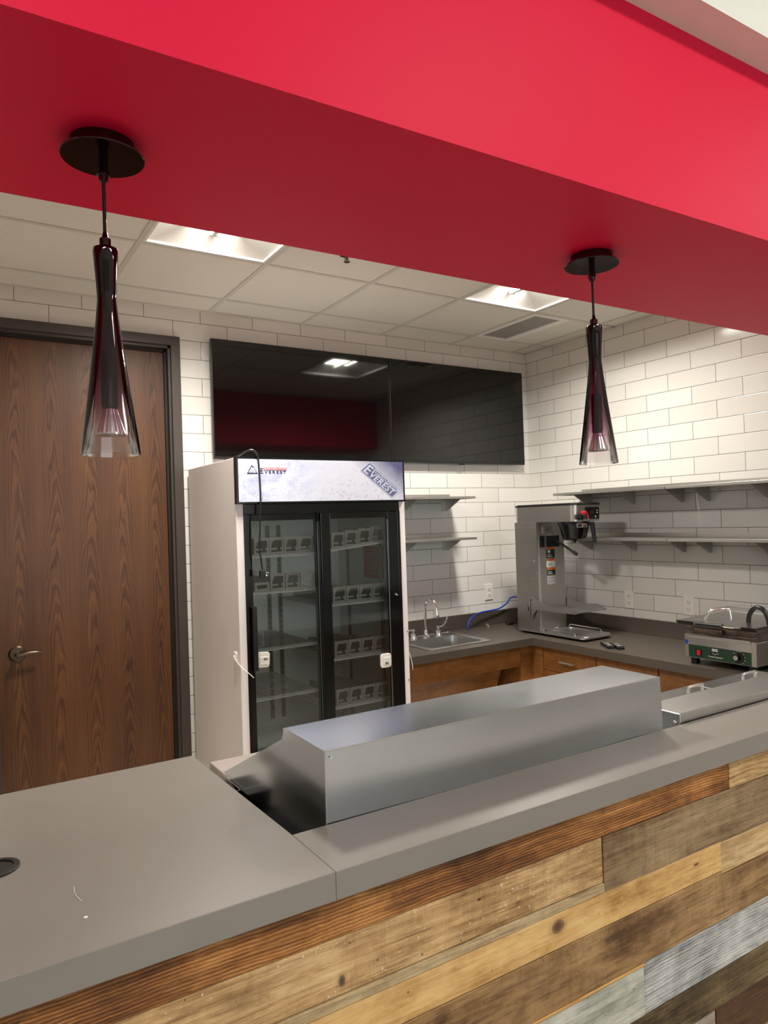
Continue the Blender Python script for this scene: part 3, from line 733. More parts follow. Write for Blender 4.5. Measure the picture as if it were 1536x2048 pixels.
b = MB(); b.tube([(-0.755, -0.10, CT+.002), (-0.735, -0.09, CT+.045), (-0.685, -0.075, CT+.085), (-0.60, -0.065, CT+.108), (-0.50, -0.055, CT+.112), (-0.40, -0.05, CT+.120), (-0.32, -0.05, CT+.155), (-0.28, -0.05, CT+.19), (-0.27, -.15, CT+.20), (-.30, -.36, CT+.19)], .0058, 12, 5)
tag(obj('water_tube', b, 'blue', origin=(-0.755, -0.10, CT)), 'blue plastic water tube looping from the worktop to behind the coffee brewer', 'tube')
b = MB(); b.lathe([(.011, 0), (.011, .006), (.007, .010), (.007, .022), (.0, .023)], (-0.543, -0.08, CT), 16); b.cyl((-0.572, -0.082, CT+.016), .007, .03, 'x', 12)
tag(obj('air_gap_valve', b, 'chrome', origin=(-0.543, -0.08, CT)), 'tiny chrome valve standing on the rear worktop under the outlet', 'valve')
t = thing('power_plug', 'black power plug and cord lying beside the coffee brewer', 'plug', (-0.36, -0.12, CT))
b = MB(); b.box(-0.385, -0.335, -0.135, -0.105, CT+.003, CT+.026, bev=.007, seg=3); obj('plug_body', b, 'black_plastic', t)
b = MB(); b.box(-0.403, -0.384, -0.130, -0.127, CT+.010, CT+.018); b.box(-0.403, -0.384, -0.114, -0.111, CT+.010, CT+.018); obj('prongs', b, 'chrome', t)
b = MB(); b.tube([(-0.336, -0.12, CT+.014), (-.30, -.125, CT+.008), (-.27, -.16, CT+.008), (-.27, -.24, CT+.012), (-.30, -.32, CT+.03), (-.31, -.375, CT+.06)], .004, 8, 4)
b.tube([(-.30, -.11, CT+.006), (-.285, -.13, CT+.05), (-.28, -.22, CT+.10), (-.30, -.37, CT+.11)], .0035, 8, 4)
obj('plug_cord', b, 'black_plastic', t)

# ---- remotes
def remote(cx, cy, ang, label):
    t = thing('remote_control', label, 'remote control', (cx, cy, CT), 'remote controls lying on the worktop')
    X = Matrix.Translation((cx, cy, CT)) @ Matrix.Rotation(ang, 4, 'Z')
    b = MB(); b.box(-.022, .022, -.075, .075, .0, .018, bev=.005, seg=3); obj('remote_body', b, 'black_plastic', t, xf=X)
    b = MB(); b.lathe([(.0145, .018), (.0145, .0195), (.0105, .0195), (.0105, .018)], (0, .01, 0), 20); b.box(-.012, .012, -.012-.028, -.006-.022, .018, .0195, bev=.0008)
    b.box(-.014, -.006, .045, .052, .018, .0195, bev=.0008); b.box(.006, .014, .045, .052, .018, .0195, bev=.0008); b.box(-.014, .014, -.052, -.048, .018, .019)
    obj('buttons', b, 'grey_label', t, xf=X)
remote(-0.535, -1.168, math.radians(-33), 'black remote control on the rear worktop, left of the two')
remote(-0.513, -1.222, math.radians(-33), 'black remote control on the rear worktop, right of the two')

# ================================================================== coffee brewer
t = thing('coffee_brewer', 'tall stainless steel coffee brewer with black brew funnel on the rear worktop', 'coffee maker', (-0.40, -0.6, CT))
XL, XR = -0.530, -0.272
b = MB(); b.box(XL, XR, -0.598, -0.385, 0.89, 1.628, bev=.003); obj('column', b, 'steel_v', t)
b = MB(); b.box(XL-.002, XL+.004, -0.602, -0.594, 0.89, 1.628); b.box(XL-.002, XL+.02, -.6015, -.598, .89, 1.628)
obj('column_trim', b, 'nickel', t)
b = MB(); b.prism(rr(XL, XR, -0.935, -0.385, .035, 8), 'z', 1.627, 1.732); obj('brew_head', b, 'steel_v', t)
b = MB(); b.prism(rr(XL-.006, XR+.006, -0.941, -0.380, .038, 8), 'z', 1.732, 1.744, bev=.003); b.prism(rr(XL+.01, XR-.01, -0.93, -0.39, .03, 6), 'z', 1.744, 1.748)
obj('top_lid', b, 'black_plastic', t)
b = MB(); b.box(XL+.10, XR-.025, -0.9375, -0.933, 1.640, 1.718, bev=.0015, seg=2); cp = obj('control_panel', b, 'black_gloss', t)
b = MB(); b.box(XL+.145, XR-.075, -0.9385, -0.937, 1.668, 1.694); obj('display', b, 'tv_bezel', cp)
b = MB(); b.cyl((XR-.045, -0.9395, 1.680), .0045, .002, 'y', 14); b.cyl((XR-.060, -0.9395, 1.655), .006, .002, 'y', 14); b.cyl((XR-.045, -0.9395, 1.695), .004, .002, 'y', 14)
obj('panel_buttons', b, 'grey_label', cp)
b = MB(); b.tube([(XL+.045, -.93, 1.655), (XL+.045, -.965, 1.655)], .012, 16, 1); b.tube([(XL+.045, -.965, 1.655), (XL+.045, -.965, 1.632)], .008, 14, 1)
b.lathe([(.0, 0), (.012, .006), (.019, .024), (.016, .036), (.0, .040)], (XL-.008, -.96, 1.655), 20, 'x'); b.lathe([(.016, 0), (.016, .02)], (XL+.03, -.962, 1.655), 20, 'x')
obj('water_faucet', b, 'black_gloss', t)
b = MB(); b.tube([(XL+.028, -.972, 1.680), (XL+.045, -.972, 1.688), (XL+.066, -.972, 1.687), (XL+.078, -.972, 1.675), (XL+.086, -.972, 1.655), (XL+.090, -.972, 1.640)], .005, 10, 4)
b.box(XL+.030, XL+.068, -.978, -.962, 1.672, 1.688, bev=.004); obj('faucet_handle', b, 'red_plastic', t)
fc = (-0.401, -0.815, 0)
b = MB(); b.lathe([(.105, 1.626), (.105, 1.612), (.098, 1.60), (.080, 1.53), (.074, 1.515), (.060, 1.507), (.0, 1.505)], fc, 36)
b.lathe([(.014, 1.507), (.012, 1.488), (.006, 1.486)], fc, 14); b.lathe([(.007, 1.508), (.007, 1.487)], (fc[0]-.04, fc[1]-.02, 0), 10)
fn = obj('brew_funnel', b, 'black_gloss', t)
b = MB(); b.box(fc[0]+.0, fc[0]+.028, fc[1]-.135, fc[1]-.095, 1.600, 1.622, bev=.004); b.hexa([(fc[0]+.006, fc[1]-.162, 1.488), (fc[0]+.030, fc[1]-.162, 1.488), (fc[0]+.030, fc[1]-.146, 1.488), (fc[0]+.006, fc[1]-.146, 1.488), (fc[0]+.0, fc[1]-.150, 1.622), (fc[0]+.028, fc[1]-.150, 1.622), (fc[0]+.028, fc[1]-.125, 1.622), (fc[0]+.0, fc[1]-.125, 1.622)], bev=.005, seg=3)
obj('funnel_handle', b, 'black_plastic', fn)
def arcband(r0, a0, a1, z0, z1, c, n=10, r1=None):
    m = MB(); r1 = r1 or r0; P = [m.bm.verts.new((c[0]+r1*math.cos(a0+(a1-a0)*k/n), c[1]+r1*math.sin(a0+(a1-a0)*k/n), z1)) for k in range(n+1)]
    Q = [m.bm.verts.new((c[0]+r0*math.cos(a0+(a1-a0)*k/n), c[1]+r0*math.sin(a0+(a1-a0)*k/n), z0)) for k in range(n+1)]
    for k in range(n): m.bm.faces.new([Q[k], Q[k+1], P[k+1], P[k]])
    return m
a0, a1 = math.radians(-128), math.radians(-83)
obj('funnel_label', arcband(.1008, a0, a1, 1.588, 1.613, fc, r1=.1068), 'white_label', fn)
obj('label_print', arcband(.1022, a0+.05, a0+.32, 1.591, 1.610, fc, r1=.1072), 'text_black', fn)
obj('label_band', arcband(.1055, a0+.36, a1-.05, 1.602, 1.610, fc, r1=.1074), 'orange_label', fn)
obj('label_text_block', arcband(.1030, a0+.40, a1-.10, 1.591, 1.599, fc, r1=.1052), 'text_black', fn)
b = MB(); b.box(XL+.025, XL+.21, -.601, -.598, 1.455, 1.532); b.cyl((XL+.065, -.612, 1.456), .014, .075, 'z', 12); obj('black_collar', b, 'black_plastic', t)
b = MB(); b.tube([(-0.372, -.60, 1.502), (-0.365, -.66, 1.475), (-0.355, -.72, 1.44), (-0.345, -.755, 1.415)], .0075, 12, 3, rads=[.007, .008, .008, .0085]); b.tube([(-0.346, -.75, 1.420), (-0.340, -.775, 1.402)], .011, 12, 1)
obj('sprayer_hose', b, 'black_plastic', t)
b = MB(); b.box(XL+.05, XL+.15, -.6005, -.598, 1.545, 1.600); obj('rating_plate', b, 'grey_label', t)
b = MB()
for k, zz in enumerate((1.590, 1.578, 1.571, 1.564, 1.552)): b.box(XL+.056, XL+.10+.012*(k % 3), -.6012, -.6004, zz, zz+.0025)
obj('plate_print', b, 'text_black', t)
for k, (z0, z1, m) in enumerate(((1.378, 1.455, 'text_black'), (1.318, 1.375, 'white_label'), (1.262, 1.315, 'text_black'), (1.200, 1.260, 'grey_label'))):
    s = obj('warning_sticker', MB().box(-0.444, -0.368, -.6006, -.598, z0, z1), m, t)
    if k < 3:
        obj('sticker_header', MB().box(-0.444, -0.368, -.6012, -.5985, z1-.016, z1), 'orange_label', s)
        text('WARNING', .0125, 'text_black', s, 'sticker_word', face_y(-0.436, -.6013, z1-.0125), 0.0002)
        b = MB()
        for q in range(3): b.box(-0.438, -0.392-.006*q, -.6012, -.5985, z0+.008+.008*q, z0+.0105+.008*q)
        obj('sticker_print', b, 'white_label' if m == 'text_black' else 'text_black', s)
        if k == 0: obj('sticker_pictogram', MB().box(-.434, -.412, -.6013, -.5985, z0+.038, z0+.056, bev=.0001), 'white_label', s)
    else:
        b = MB()
        for q in (.018, .044): b.box(-0.436, -0.378, -.6012, -.5985, z0+q, z0+q+.002)
        obj('sticker_print', b, 'text_shadow', s)
def arm(x, name):
    pts = [(-.500, 1.055), (-.520, 1.115), (-.560, 1.112), (-.600, 1.098), (-.635, 1.090), (-.690, 1.073), (-.722, 1.070), (-.748, 1.080), (-.775, 1.072), (-.80, 1.071), (-.855, 1.077), (-.885, 1.073), (-.935, 1.055), (-.945, 1.045), (-.930, 1.036), (-.89, 1.036), (-.82, 1.033), (-.76, 1.034), (-.68, 1.036), (-.61, 1.040), (-.575, 1.030), (-.555, 1.0), (-.545, .972), (-.535, .975), (-.530, 1.03)]
    return obj(name, MB().prism(pts, 'x', x-.0015, x+.0015), 'steel', t)
arm(XL-.006, 'server_arm'); arm(XR+.006, 'server_arm')
b = MB(); b.box(XL-.0088, XL-.0078, -.528, -.524, .985, 1.10); b.box(XL-.0088, XL-.0078, -.548, -.524, 1.098, 1.102); b.box(XL-.0008, XL+.001, -.500, -.492, 1.02, 1.065); b.tube([(XL-.008, -.525, .984), (XL-.008, -.545, .975), (XL-.008, -.556, 1.0), (XL-.008, -.58, 1.028)], .0014, 6, 3); obj('arm_slot', b, 'dark_hole', t)
obj('arm_floor', MB().box(XL-.004, XR+.004, -.90, -.70, 1.034, 1.037), 'steel', t)
for yy, zz in ((-.555, 1.595), (-.565, 1.365), (-.548, 1.245), (-.585, 1.285), (-.592, .915)): obj('screw', MB().cyl((XL-.0035, yy, zz), .005, .004, 'x', 12, bev=.001), 'chrome', t)
b = MB(); b.prism(rr(XL-.008, XR+.012, -0.985, -0.382, .03, 6), 'z', 0.879, 0.889, bev=.003); obj('base_tray', b, 'steel', t)
b = MB(); b.tube([(x, y, .892) for x, y in rr(XL+.03, XR+.008, -0.98, -0.62, .03, 4)], .0035, 8, 1, closed=True); obj('tray_rim', b, 'steel', t)
for yy in (-.95, -.43): obj('foot_rail', MB().box(XL+.02, XR-.01, yy-.02, yy+.02, CT, .879, bev=.003), 'black_plastic', t)
for x, nm in ((XL+.012, 0), (XR+.002, 1)):
    b = MB(); b.tube([(x, -.622, .889), (x, -.622, .910), (x, -.632, .914), (x, -.70, .913), (x, -.80, .912), (x, -.88, .912), (x, -.895, .906), (x, -.90, .889)], .003, 8, 3); obj('wire_rail', b, 'chrome', t)
b = MB(); b.tube([(XL+.05, -.68, .889), (XL+.05, -.68, .915)], .003, 8, 1); b.tube([(XL+.085, -.68, .889), (XL+.085, -.68, .915)], .003, 8, 1); b.cyl((XL+.046, -.68, .915), .005, .044, 'x', 8); obj('guide_pins', b, 'chrome', t)

# ================================================================== sandwich press
t = thing('sandwich_press', 'stainless steel sandwich press with green control panel on the rear worktop', 'panini press', (-0.36, -1.94, CT))
gx = -0.592; gy0, gy1 = -2.126, -1.737
b = MB(); b.box(gx, -0.16, gy0, gy1, 0.898, 1.018, bev=.004); obj('base_housing', b, 'steel', t)
obj('corner_post', MB().box(gx-.004, gx+.002, gy0, gy0+.026, .900, 1.020, bev=.001), 'steel_v', t); obj('corner_post', MB().box(gx-.004, gx+.002, gy1-.022, gy1, .900, 1.022, bev=.001), 'steel_v', t)
b = MB(); b.prism([(gx-.016, 1.026), (gx+.004, 1.030), (gx+.004, 1.0), (gx-.003, .968), (gx-.006, .968), (gx-.006, 1.008), (gx-.016, 1.016)], 'y', gy0+.024, gy1-.020); gt = obj('grease_tray', b, 'steel', t)
text('WARING', .024, 'steel_v', gt, 'embossed_name', face_negx(gx-.0062, -1.868, .981), .0012, 1.15)
gp = obj('green_control_panel', MB().box(gx-.005, gx+.001, gy0+.026, gy1-.024, .903, .966), 'green_panel', t)
b = MB(); b.box(gx-.0075, gx-.004, -1.835, -1.800, .913, .948, bev=.001); sw = obj('switch_plate', b, 'black_plastic', gp)
obj('power_switch', MB().box(gx-.011, gx-.006, -1.829, -1.810, .917, .944, bev=.002), 'red_plastic', gp)
obj('brand_tag', MB().box(gx-.0060, gx-.0045, -1.925, -1.893, .948, .961), 'white_label', gp)
text('WARING', .0075, 'text_black', gp, 'tag_word', face_negx(gx-.0062, -1.8945, .952), .0002)
obj('badge', MB().box(gx-.0060, gx-.0045, -1.935, -1.885, .927, .944, bev=.0005), 'black_plastic', gp)
b = MB(); b.tube([(gx-.0066, -1.895, .939), (gx-.0066, -1.91, .931), (gx-.0066, -1.92, .940), (gx-.0066, -1.930, .933)], .0015, 6, 3); obj('badge_mark', b, 'grey_label', gp)
text('Tostato Supremo', .0115, 'white_label', gp, 'model_script', face_negx(gx-.0055, -1.870, .916), .0002)
b = MB(); b.lathe([(.026, 0), (.026, .004)], (gx-.009, -2.037, .935), 28, 'x'); obj('dial_plate', b, 'black_plastic', gp)
b = MB(); b.lathe([(.016, 0.0), (.017, .004), (.017, .014), (.018, .016)], (gx-.024, -2.030, .935), 24, 'x'); obj('dial_knob', b, 'black_gloss', gp)
b = MB(); b.lathe([(.0, 0.0), (.012, 0.0), (.013, .003)], (gx-.026, -2.030, .935), 24, 'x'); obj('knob_cap', b, 'steel', gp)
b = MB()
for a in (-80, -50, -20, 10, 40, 75, 105, 140): 
    yy = -2.037-.031*math.cos(math.radians(a)); zz = .935+.031*math.sin(math.radians(a)); b.box(gx-.0058, gx-.0045, yy-.004, yy+.004, zz-.0015, zz+.0015)
obj('dial_marks', b, 'grey_label', gp)
obj('rating_sticker', MB().box(gx-.0055, gx-.0035, -1.757, -1.741, .968, .990), 'blue', t)
for yy in (-1.775, -2.09):
    for xx in (gx+.03, -.21): obj('rubber_foot', MB().box(xx-.016, xx+.016, yy-.016, yy+.016, CT, .899, bev=.002), 'black_plastic', t)
b = MB(); b.box(gx-.002, -0.17, gy0+.012, gy1-.012, 1.018, 1.040, bev=.002); b.box(gx+.01, -0.18, gy0+.02, gy1-.02, 1.040, 1.062)
obj('lower_plate', b, 'burnt', t)
b = MB(); b.box(gx-.012, gx+.02, -1.955, -1.795, 1.040, 1.060, bev=.003); b.box(gx-.005, -0.18, gy0+.004, gy1-.004, 1.060, 1.082, bev=.003); obj('upper_plate', b, 'burnt', t)
b = MB()
b.hexa([(gx-.025, gy0-.004, 1.078), (-.17, gy0-.004, 1.082), (-.17, gy1+.004, 1.082), (gx-.025, gy1+.004, 1.078), (gx-.045, gy0-.022, 1.097), (-.15, gy0-.022, 1.100), (-.15, gy1+.022, 1.100), (gx-.045, gy1+.022, 1.095)], bev=.0015)
obj('lid', b, 'dark_steel', t)
obj('hinge_housing', MB().box(-.2, -.16, gy0-.01, gy1+.01, 1.10, 1.135, bev=.003), 'steel', t)
b = MB(); b.prism([(gx-.047, 1.0905), (gx-.026, 1.0745), (gx-.020, 1.0745), (gx-.040, 1.0905)], 'y', gy0-.02, gy1+.02); obj('lid_rim', b, 'black_plastic', t)
b = MB(); b.tube([(gx-.075, -1.852, 1.091), (gx-.075, -2.00, 1.093)], .0125, 16, 1); obj('front_grip', b, 'black_plastic', t)
b = MB(); b.tube([(gx-.02, -1.842, 1.086), (gx-.075, -1.846, 1.091), (gx-.075, -2.06, 1.094), (gx-.02, -2.075, 1.086)], .0055, 10, 1); obj('grip_bar', b, 'chrome', t)
b = MB(); b.tube([(-.56, -1.835, 1.099), (-.545, -1.852, 1.140), (-.53, -1.868, 1.152), (-.50, -1.915, 1.160), (-.49, -1.930, 1.150), (-.49, -1.935, 1.10)], .0075, 12, 2); obj('chrome_handle', b, 'chrome', t)
b = MB(); b.tube([(-.50, -2.035, 1.10), (-.50, -2.040, 1.135), (-.50, -2.060, 1.168), (-.50, -2.090, 1.180), (-.50, -2.118, 1.165), (-.50, -2.135, 1.13), (-.50, -2.14, 1.10)], .0115, 14, 4); obj('black_hose_handle', b, 'black_plastic', t)
b = MB()
for k in range(3): b.prism([(-.50, .985-.024*k), (-.40, .985-.024*k), (-.40, .979-.024*k), (-.50, .979-.024*k)], 'y', gy0-.004, gy0-.0002)
obj('side_louvers', b, 'burnt', t)

# ================================================================== drinks fridge
FX0, FX1, FY, FZ = -2.720, -1.732, -0.795, 2.004
t = thing('display_fridge', 'white two-door glass display fridge with frosty printed sign on top', 'fridge', ((FX0+FX1)/2, -0.42, 0))
b = MB()
b.box(FX0, FX0+.040, FY, -0.04, 0.10, FZ, bev=.003); b.box(FX1-.040, FX1, FY, -0.04, 0.10, FZ, bev=.003)
b.box(FX0+.040, FX1-.040, -0.075, -0.04, 0.10, FZ); b.box(FX0+.040, FX1-.040, FY+.02, -0.075, 1.74, FZ-.001); b.box(FX0+.040, FX1-.040, FY, -0.075, 0.10, 0.36)
b.box(FX0+.05, FX1-.05, FY+.06, -.08, 0.0, 0.10)
obj('cabinet_shell', b, 'fridge_white', t)
b = MB(); x0, x1 = FX0+.041, FX1-.041
b.box(x0, x0+.004, FY+.08, -.08, .36, 1.735); b.box(x1-.004, x1, FY+.08, -.08, .36, 1.735); b.box(x0, x1, -.084, -.078, .36, 1.735); b.box(x0, x1, FY+.08, -.08, .36, .365); b.box(x0, x1, FY+.08, -.08, 1.73, 1.738)
b.box(x0+.01, x1-.01, -.20, -.09, .366, .46, bev=.01)
obj('inner_liner', b, 'liner', t)
# sign box
SGY = FY-.025
b = MB(); x0, x1 = FX0-.005, FX1-.010
b.box(x0, x1, SGY, FY+.001, 1.776, FZ+.003, bev=.002)
sg = obj('sign_box', b, 'black_gloss', t)
b = MB(); b.box(FX0+.008, FX1-.022, SGY-.0015, SGY+.002, 1.786, 1.996); obj('sign_panel', b, 'banner', sg, origin=(FX0+.008, SGY, 1.786))
yy = SGY-.0020
def flat_poly(pts, name, mat, parent, y, th=.0006): return obj(name, MB().prism(pts, 'y', y-th, y), mat, parent)
flat_poly([(-2.668, 1.924), (-2.643, 1.967), (-2.639, 1.962), (-2.634, 1.960), (-2.612, 1.924)], 'mountain_logo', 'text_navy', sg, yy)
flat_poly([(-2.660, 1.929), (-2.643, 1.959), (-2.638, 1.951), (-2.634, 1.955), (-2.619, 1.929)], 'mountain_snow', 'text_white', sg, yy-.0006)
b = MB(); b.tube([(-2.650, yy-.0012, 1.936), (-2.645, yy-.0012, 1.932), (-2.640, yy-.0012, 1.938), (-2.643, yy-.0012, 1.942)], .0009, 6, 3); obj('mountain_swoosh', b, 'text_black', sg)
text('E', .0375, 'text_navy', sg, 'sign_initial', face_y(-2.598, yy, 1.9255), .0003, 1, .0005, 1, .0150)
text('VEREST', .0200, 'text_navy', sg, 'sign_name', face_y(-2.577, yy, 1.9255), .0003, 1, .0004, 1.5, .116)
obj('sign_stripe', MB().box(-2.580, -2.460, yy-.0004, yy, 1.9425, 1.9545), 'text_red', sg)
text('REFRIGERATION', .0110, 'text_white', sg, 'stripe_words', face_y(-2.577, yy-.0006, 1.9445), .0003, 1, .0003, 1.15, .114)
# big slanted logo on the right of the sign, leaning like italics
UX, UZ = math.cos(math.radians(-37)), math.sin(math.radians(-37)); VX, VZ = .805, .600
def sl(u, v): return (-2.029+u*UX+v*VX, 1.946+u*UZ+v*VZ)
LW, LH = 0.250, 0.077
def slpoly(b, u0, u1, v0, v1, y, th=.0005): b.prism([sl(u0, v0), sl(u1, v0), sl(u1, v1), sl(u0, v1)], 'y', y-th, y)
b = MB(); slpoly(b, 0, LW, 0, .003, yy); slpoly(b, 0, LW, LH-.003, LH, yy); slpoly(b, 0, .003, .003, LH-.003, yy); slpoly(b, LW-.004, LW, .003, LH-.003, yy)
obj('slanted_logo_outline', b, 'text_pale', sg)
b = MB(); slpoly(b, .006, LW-.008, .006, LH-.030, yy); slpoly(b, .006, .050, LH-.030, LH-.008, yy); obj('slanted_logo_field', b, 'text_shadow', sg)
def slmtx(u, v, y):
    x, z = sl(u, v)
    return Matrix(((UX, VX, 0, x), (0, 0, -1, y), (UZ, VZ, 0, z), (0, 0, 0, 1)))
text('E', .078, 'text_pale', sg, 'slanted_initial', slmtx(.012, .010, yy-.0008), .0003, 1, .0014, 1, .034)
text('VEREST', .052, 'text_pale', sg, 'slanted_name', slmtx(.052, .010, yy-.0008), .0003, 1, .0012, 1.1, .182)
b = MB(); slpoly(b, .054, LW-.010, LH-.027, LH-.009, yy-.0004); obj('slanted_stripe', b, 'text_pale', sg)
text('REFRIGERATION', .0165, 'text_shadow', sg, 'slanted_stripe_words', slmtx(.058, LH-.0240, yy-.0011), .0003, 1, .0004, 1.1, .172)
# black door surround
b = MB()
b.box(FX0+.036, FX1-.040, FY-.004, FY+.05, 1.726, 1.776, bev=.002); b.box(FX0+.036, FX0+.052, FY-.004, FY+.075, .34, 1.727, bev=.002); b.box(FX1-.056, FX1-.036, FY-.004, FY+.075, .34, 1.727, bev=.002); b.box(FX0+.036, FX1-.040, FY-.002, FY+.075, .30, .36, bev=.002)
obj('door_surround', b, 'black_gloss', t)
def fdoor(x0, x1, y, g0, g1, name):
    """sliding door; glass between g0 and g1"""
    b = MB(); b.box(x0, g0, y, y+.03, .36, 1.725, bev=.002); b.box(g1, x1, y, y+.03, .36, 1.725, bev=.002); b.box(g0, g1, y, y+.03, 1.692, 1.725, bev=.002); b.box(g0, g1, y, y+.03, .36, .42, bev=.002)
    dd = obj(name, b, 'black_gloss', t)
    obj('door_glass', MB().box(g0-.002, g1+.002, y+.010, y+.0115, .415, 1.695), 'glass', dd)
    b = MB(); b.box(g1-.006, g1-.003, y-.001, y+.004, .43, 1.68); obj('chrome_bead', b, 'steel', dd)
    return dd
dl = fdoor(FX0+.052, -2.222, FY+.030, -2.632, -2.262, 'sliding_door')
dr = fdoor(-2.262, FX1-.056, FY-.002, -2.209, -1.848, 'sliding_door')
b = MB(); b.box(-2.655, -2.630, FY-.012, FY+.03, .955, 1.272, bev=.004); obj('pull_handle', b, 'black_plastic', dl)
b = MB(); b.lathe([(.007, -.008), (.008, 0)], (-1.815, FY-.002, 1.265), 16, 'y'); b.tube([(-1.815, FY-.012, 1.268), (-1.806, FY-.016, 1.258)], .0025, 8, 1); obj('door_lock', b, 'chrome', dr)
def gauge(cx, cz, y, parent, rot):
    X = Matrix.Translation((cx, y, cz)) @ Matrix.Rotation(rot, 4, 'Y')
    b = MB(); b.prism([(a, c) for a, c in rr(-.034, .034, -.038, .038, .014, 5)], 'y', -.008, 0, bev=.002); g = obj('temperature_gauge', b, 'gauge', parent, xf=X)
    return X, g
X, g = gauge(-2.590, 1.000, FY+.036, dl, math.radians(4))
obj('gauge_face', MB().box(-.020, .026, -.010, -.006, -.024, .014, bev=.001), 'white_label', dl, xf=X.copy())
b = MB(); [b.box(.002+.007*k, .0065+.007*k, -.0108, -.0098, -.001+.0, .009) for k in range(3)]; obj('gauge_digits', b, 'text_black', dl, xf=X.copy())
X, g = gauge(-1.889, 0.907, FY+.004, dr, 0)
obj('gauge_face', MB().box(-.018, .026, -.010, -.006, -.022, .018, bev=.001), 'white_label', dr, xf=X.copy())
b = MB(); [b.box(-.006+.007*k, -.0015+.007*k, -.0108, -.0098, -.020, -.008) for k in range(3)]; obj('gauge_digits', b, 'text_black', dr, xf=X.copy())
b = MB(); b.prism(rr(-.755, -.715, .998, 1.052, .010, 4), 'x', FX0-.007, FX0, bev=.002); pl = obj('side_lock_plate', b, 'gauge', t)
b = MB(); b.cyl((FX0-.014, -.735, 1.028), .008, .008, 'x', 14); b.tube([(FX0-.012, -.735, 1.028), (FX0-.006, -.765, 1.008), (FX0+.002, -.810, .985), (FX0+.030, -.835, .955), (FX0+.048, -.84, .935)], .0018, 8, 4); obj('cable_tie', b, 'gauge', pl)
b = MB(); b.tube([(FX1+.002, -.76, .955), (FX1+.012, -.78, .92), (FX1+.020, -.79, .87), (FX1+.024, -.79, .83)], .0018, 8, 4); obj('cable_tie', b, 'gauge', t)
b = MB()
for z in (1.05, .78, .60): b.cyl((FX1-.010, FY-.003, z), .004, .003, 'y', 10)
obj('hinge_screws', b, 'steel', t)
# pilasters and centre post
b = MB(); b.box(-2.247, -2.225, FY+.09, FY+.12, .37, 1.73, bev=.002); obj('centre_post', b, 'steel_shelf', t)
def pilaster(c):
    b = MB(); b.box(*c)
    return b
for x in (-2.262, -2.190): obj('shelf_rail', pilaster((x-.013, x+.013, -.088, -.084, .50, 1.665)), 'pilaster', t)
for xw in (FX0+.046, FX1-.050):
    for yyy in (-.21, -.60): obj('shelf_rail', pilaster((xw, xw+.004, yyy-.013, yyy+.013, .45, 1.62)), 'pilaster', t)
for x in (-2.262, -2.190):
    b = MB()
    for k in range(30): b.box(x-.004, x+.004, -.0895, -.0875, .56+k*.034, .576+k*.034)
    obj('rail_slots', b, 'dark_hole', t)
# wire shelves
LSH = [1.507, 1.320, 1.030, 0.780]; RSH = [1.515, 1.222, 0.926, 0.664]
def wire_shelf(x0, x1, z, dz=0.0):
    b = MB(); yf, yb = -.688, -.12
    n = 15
    b.tube([(x0, yf, z), (x1, yf, z+dz)], .0045, 8, 1); b.tube([(x0, yf, z+.010), (x1, yf, z+.010+dz)], .0028, 8, 1)
    for q in (0.33, 0.66, 1.0): b.tube([(x0, yf+(yb-yf)*q, z+.004), (x1, yf+(yb-yf)*q, z+.004+dz)], .003, 6, 1)
    for x, d in ((x0, 0), (x1, dz)): b.tube([(x, yf, z+d), (x, yb, z+d)], .004, 8, 1)
    for k in range(1, 2*n):
        q = k/(2*n); b.tube([(x0+(x1-x0)*q, yf, z+.002+dz*q), (x0+(x1-x0)*q, yf+.006, z+.009+dz*q), (x0+(x1-x0)*q, yb, z+.009+dz*q)], .0022, 5, 1)
    b.box(x0, x1, yf-.0045, yf-.002, z-.004, z+.005) if dz == 0 else b.hexa([(x0, yf-.0045, z-.004), (x1, yf-.0045, z-.004+dz), (x1, yf-.002, z-.004+dz), (x0, yf-.002, z-.004), (x0, yf-.0045, z+.005), (x1, yf-.0045, z+.005+dz), (x1, yf-.002, z+.005+dz), (x0, yf-.002, z+.005)])
    return b
for z in LSH: obj('wire_shelf', wire_shelf(-2.668, -2.250, z), 'shelf_white', t)
for k, z in enumerate(RSH): obj('wire_shelf', wire_shelf(-2.185, -1.792, z, .038 if k == 0 else 0), 'shelf_white', t)
sh = obj('red_sheet', MB().box(FX1-.0475, FX1-.0460, -.628, -.405, 1.335, 1.522), 'red_flat', t)  # thin flat red sheet on the right inner wall, crossed by pale bars
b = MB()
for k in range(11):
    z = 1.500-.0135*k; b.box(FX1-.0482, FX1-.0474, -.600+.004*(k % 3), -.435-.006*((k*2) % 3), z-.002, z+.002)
obj('pale_bars', b, 'text_pale', sh)
# power cord draped over the sign
b = MB(); CY = SGY-.012
b.tube([(-2.700, -.60, FZ+.006), (-2.690, -.76, FZ+.010), (-2.668, -.80, FZ+.028), (-2.640, CY+.01, FZ+.036), (-2.617, CY, FZ+.018), (-2.611, CY, 1.975), (-2.608, CY, 1.90), (-2.606, CY, 1.82), (-2.608, CY, 1.74), (-2.614, CY, 1.65), (-2.618, CY, 1.56), (-2.614, CY, 1.51), (-2.607, CY, 1.452)], .0042, 10, 5)
pc = obj('power_cord', b, 'black_plastic', t)
b = MB(); b.box(-2.622, -2.594, CY-.012, CY+.012, 1.413, 1.450, bev=.005, seg=3); obj('cord_plug', b, 'black_plastic', pc)
b = MB(); b.box(-2.595, -2.575, CY-.003, CY-.001, 1.434, 1.440); b.box(-2.595, -2.580, CY+.001, CY+.004, 1.419, 1.425); b.cyl((-2.595, CY-.004, 1.424), .0028, .017, 'x', 10); obj('plug_prongs', b, 'chrome', pc)

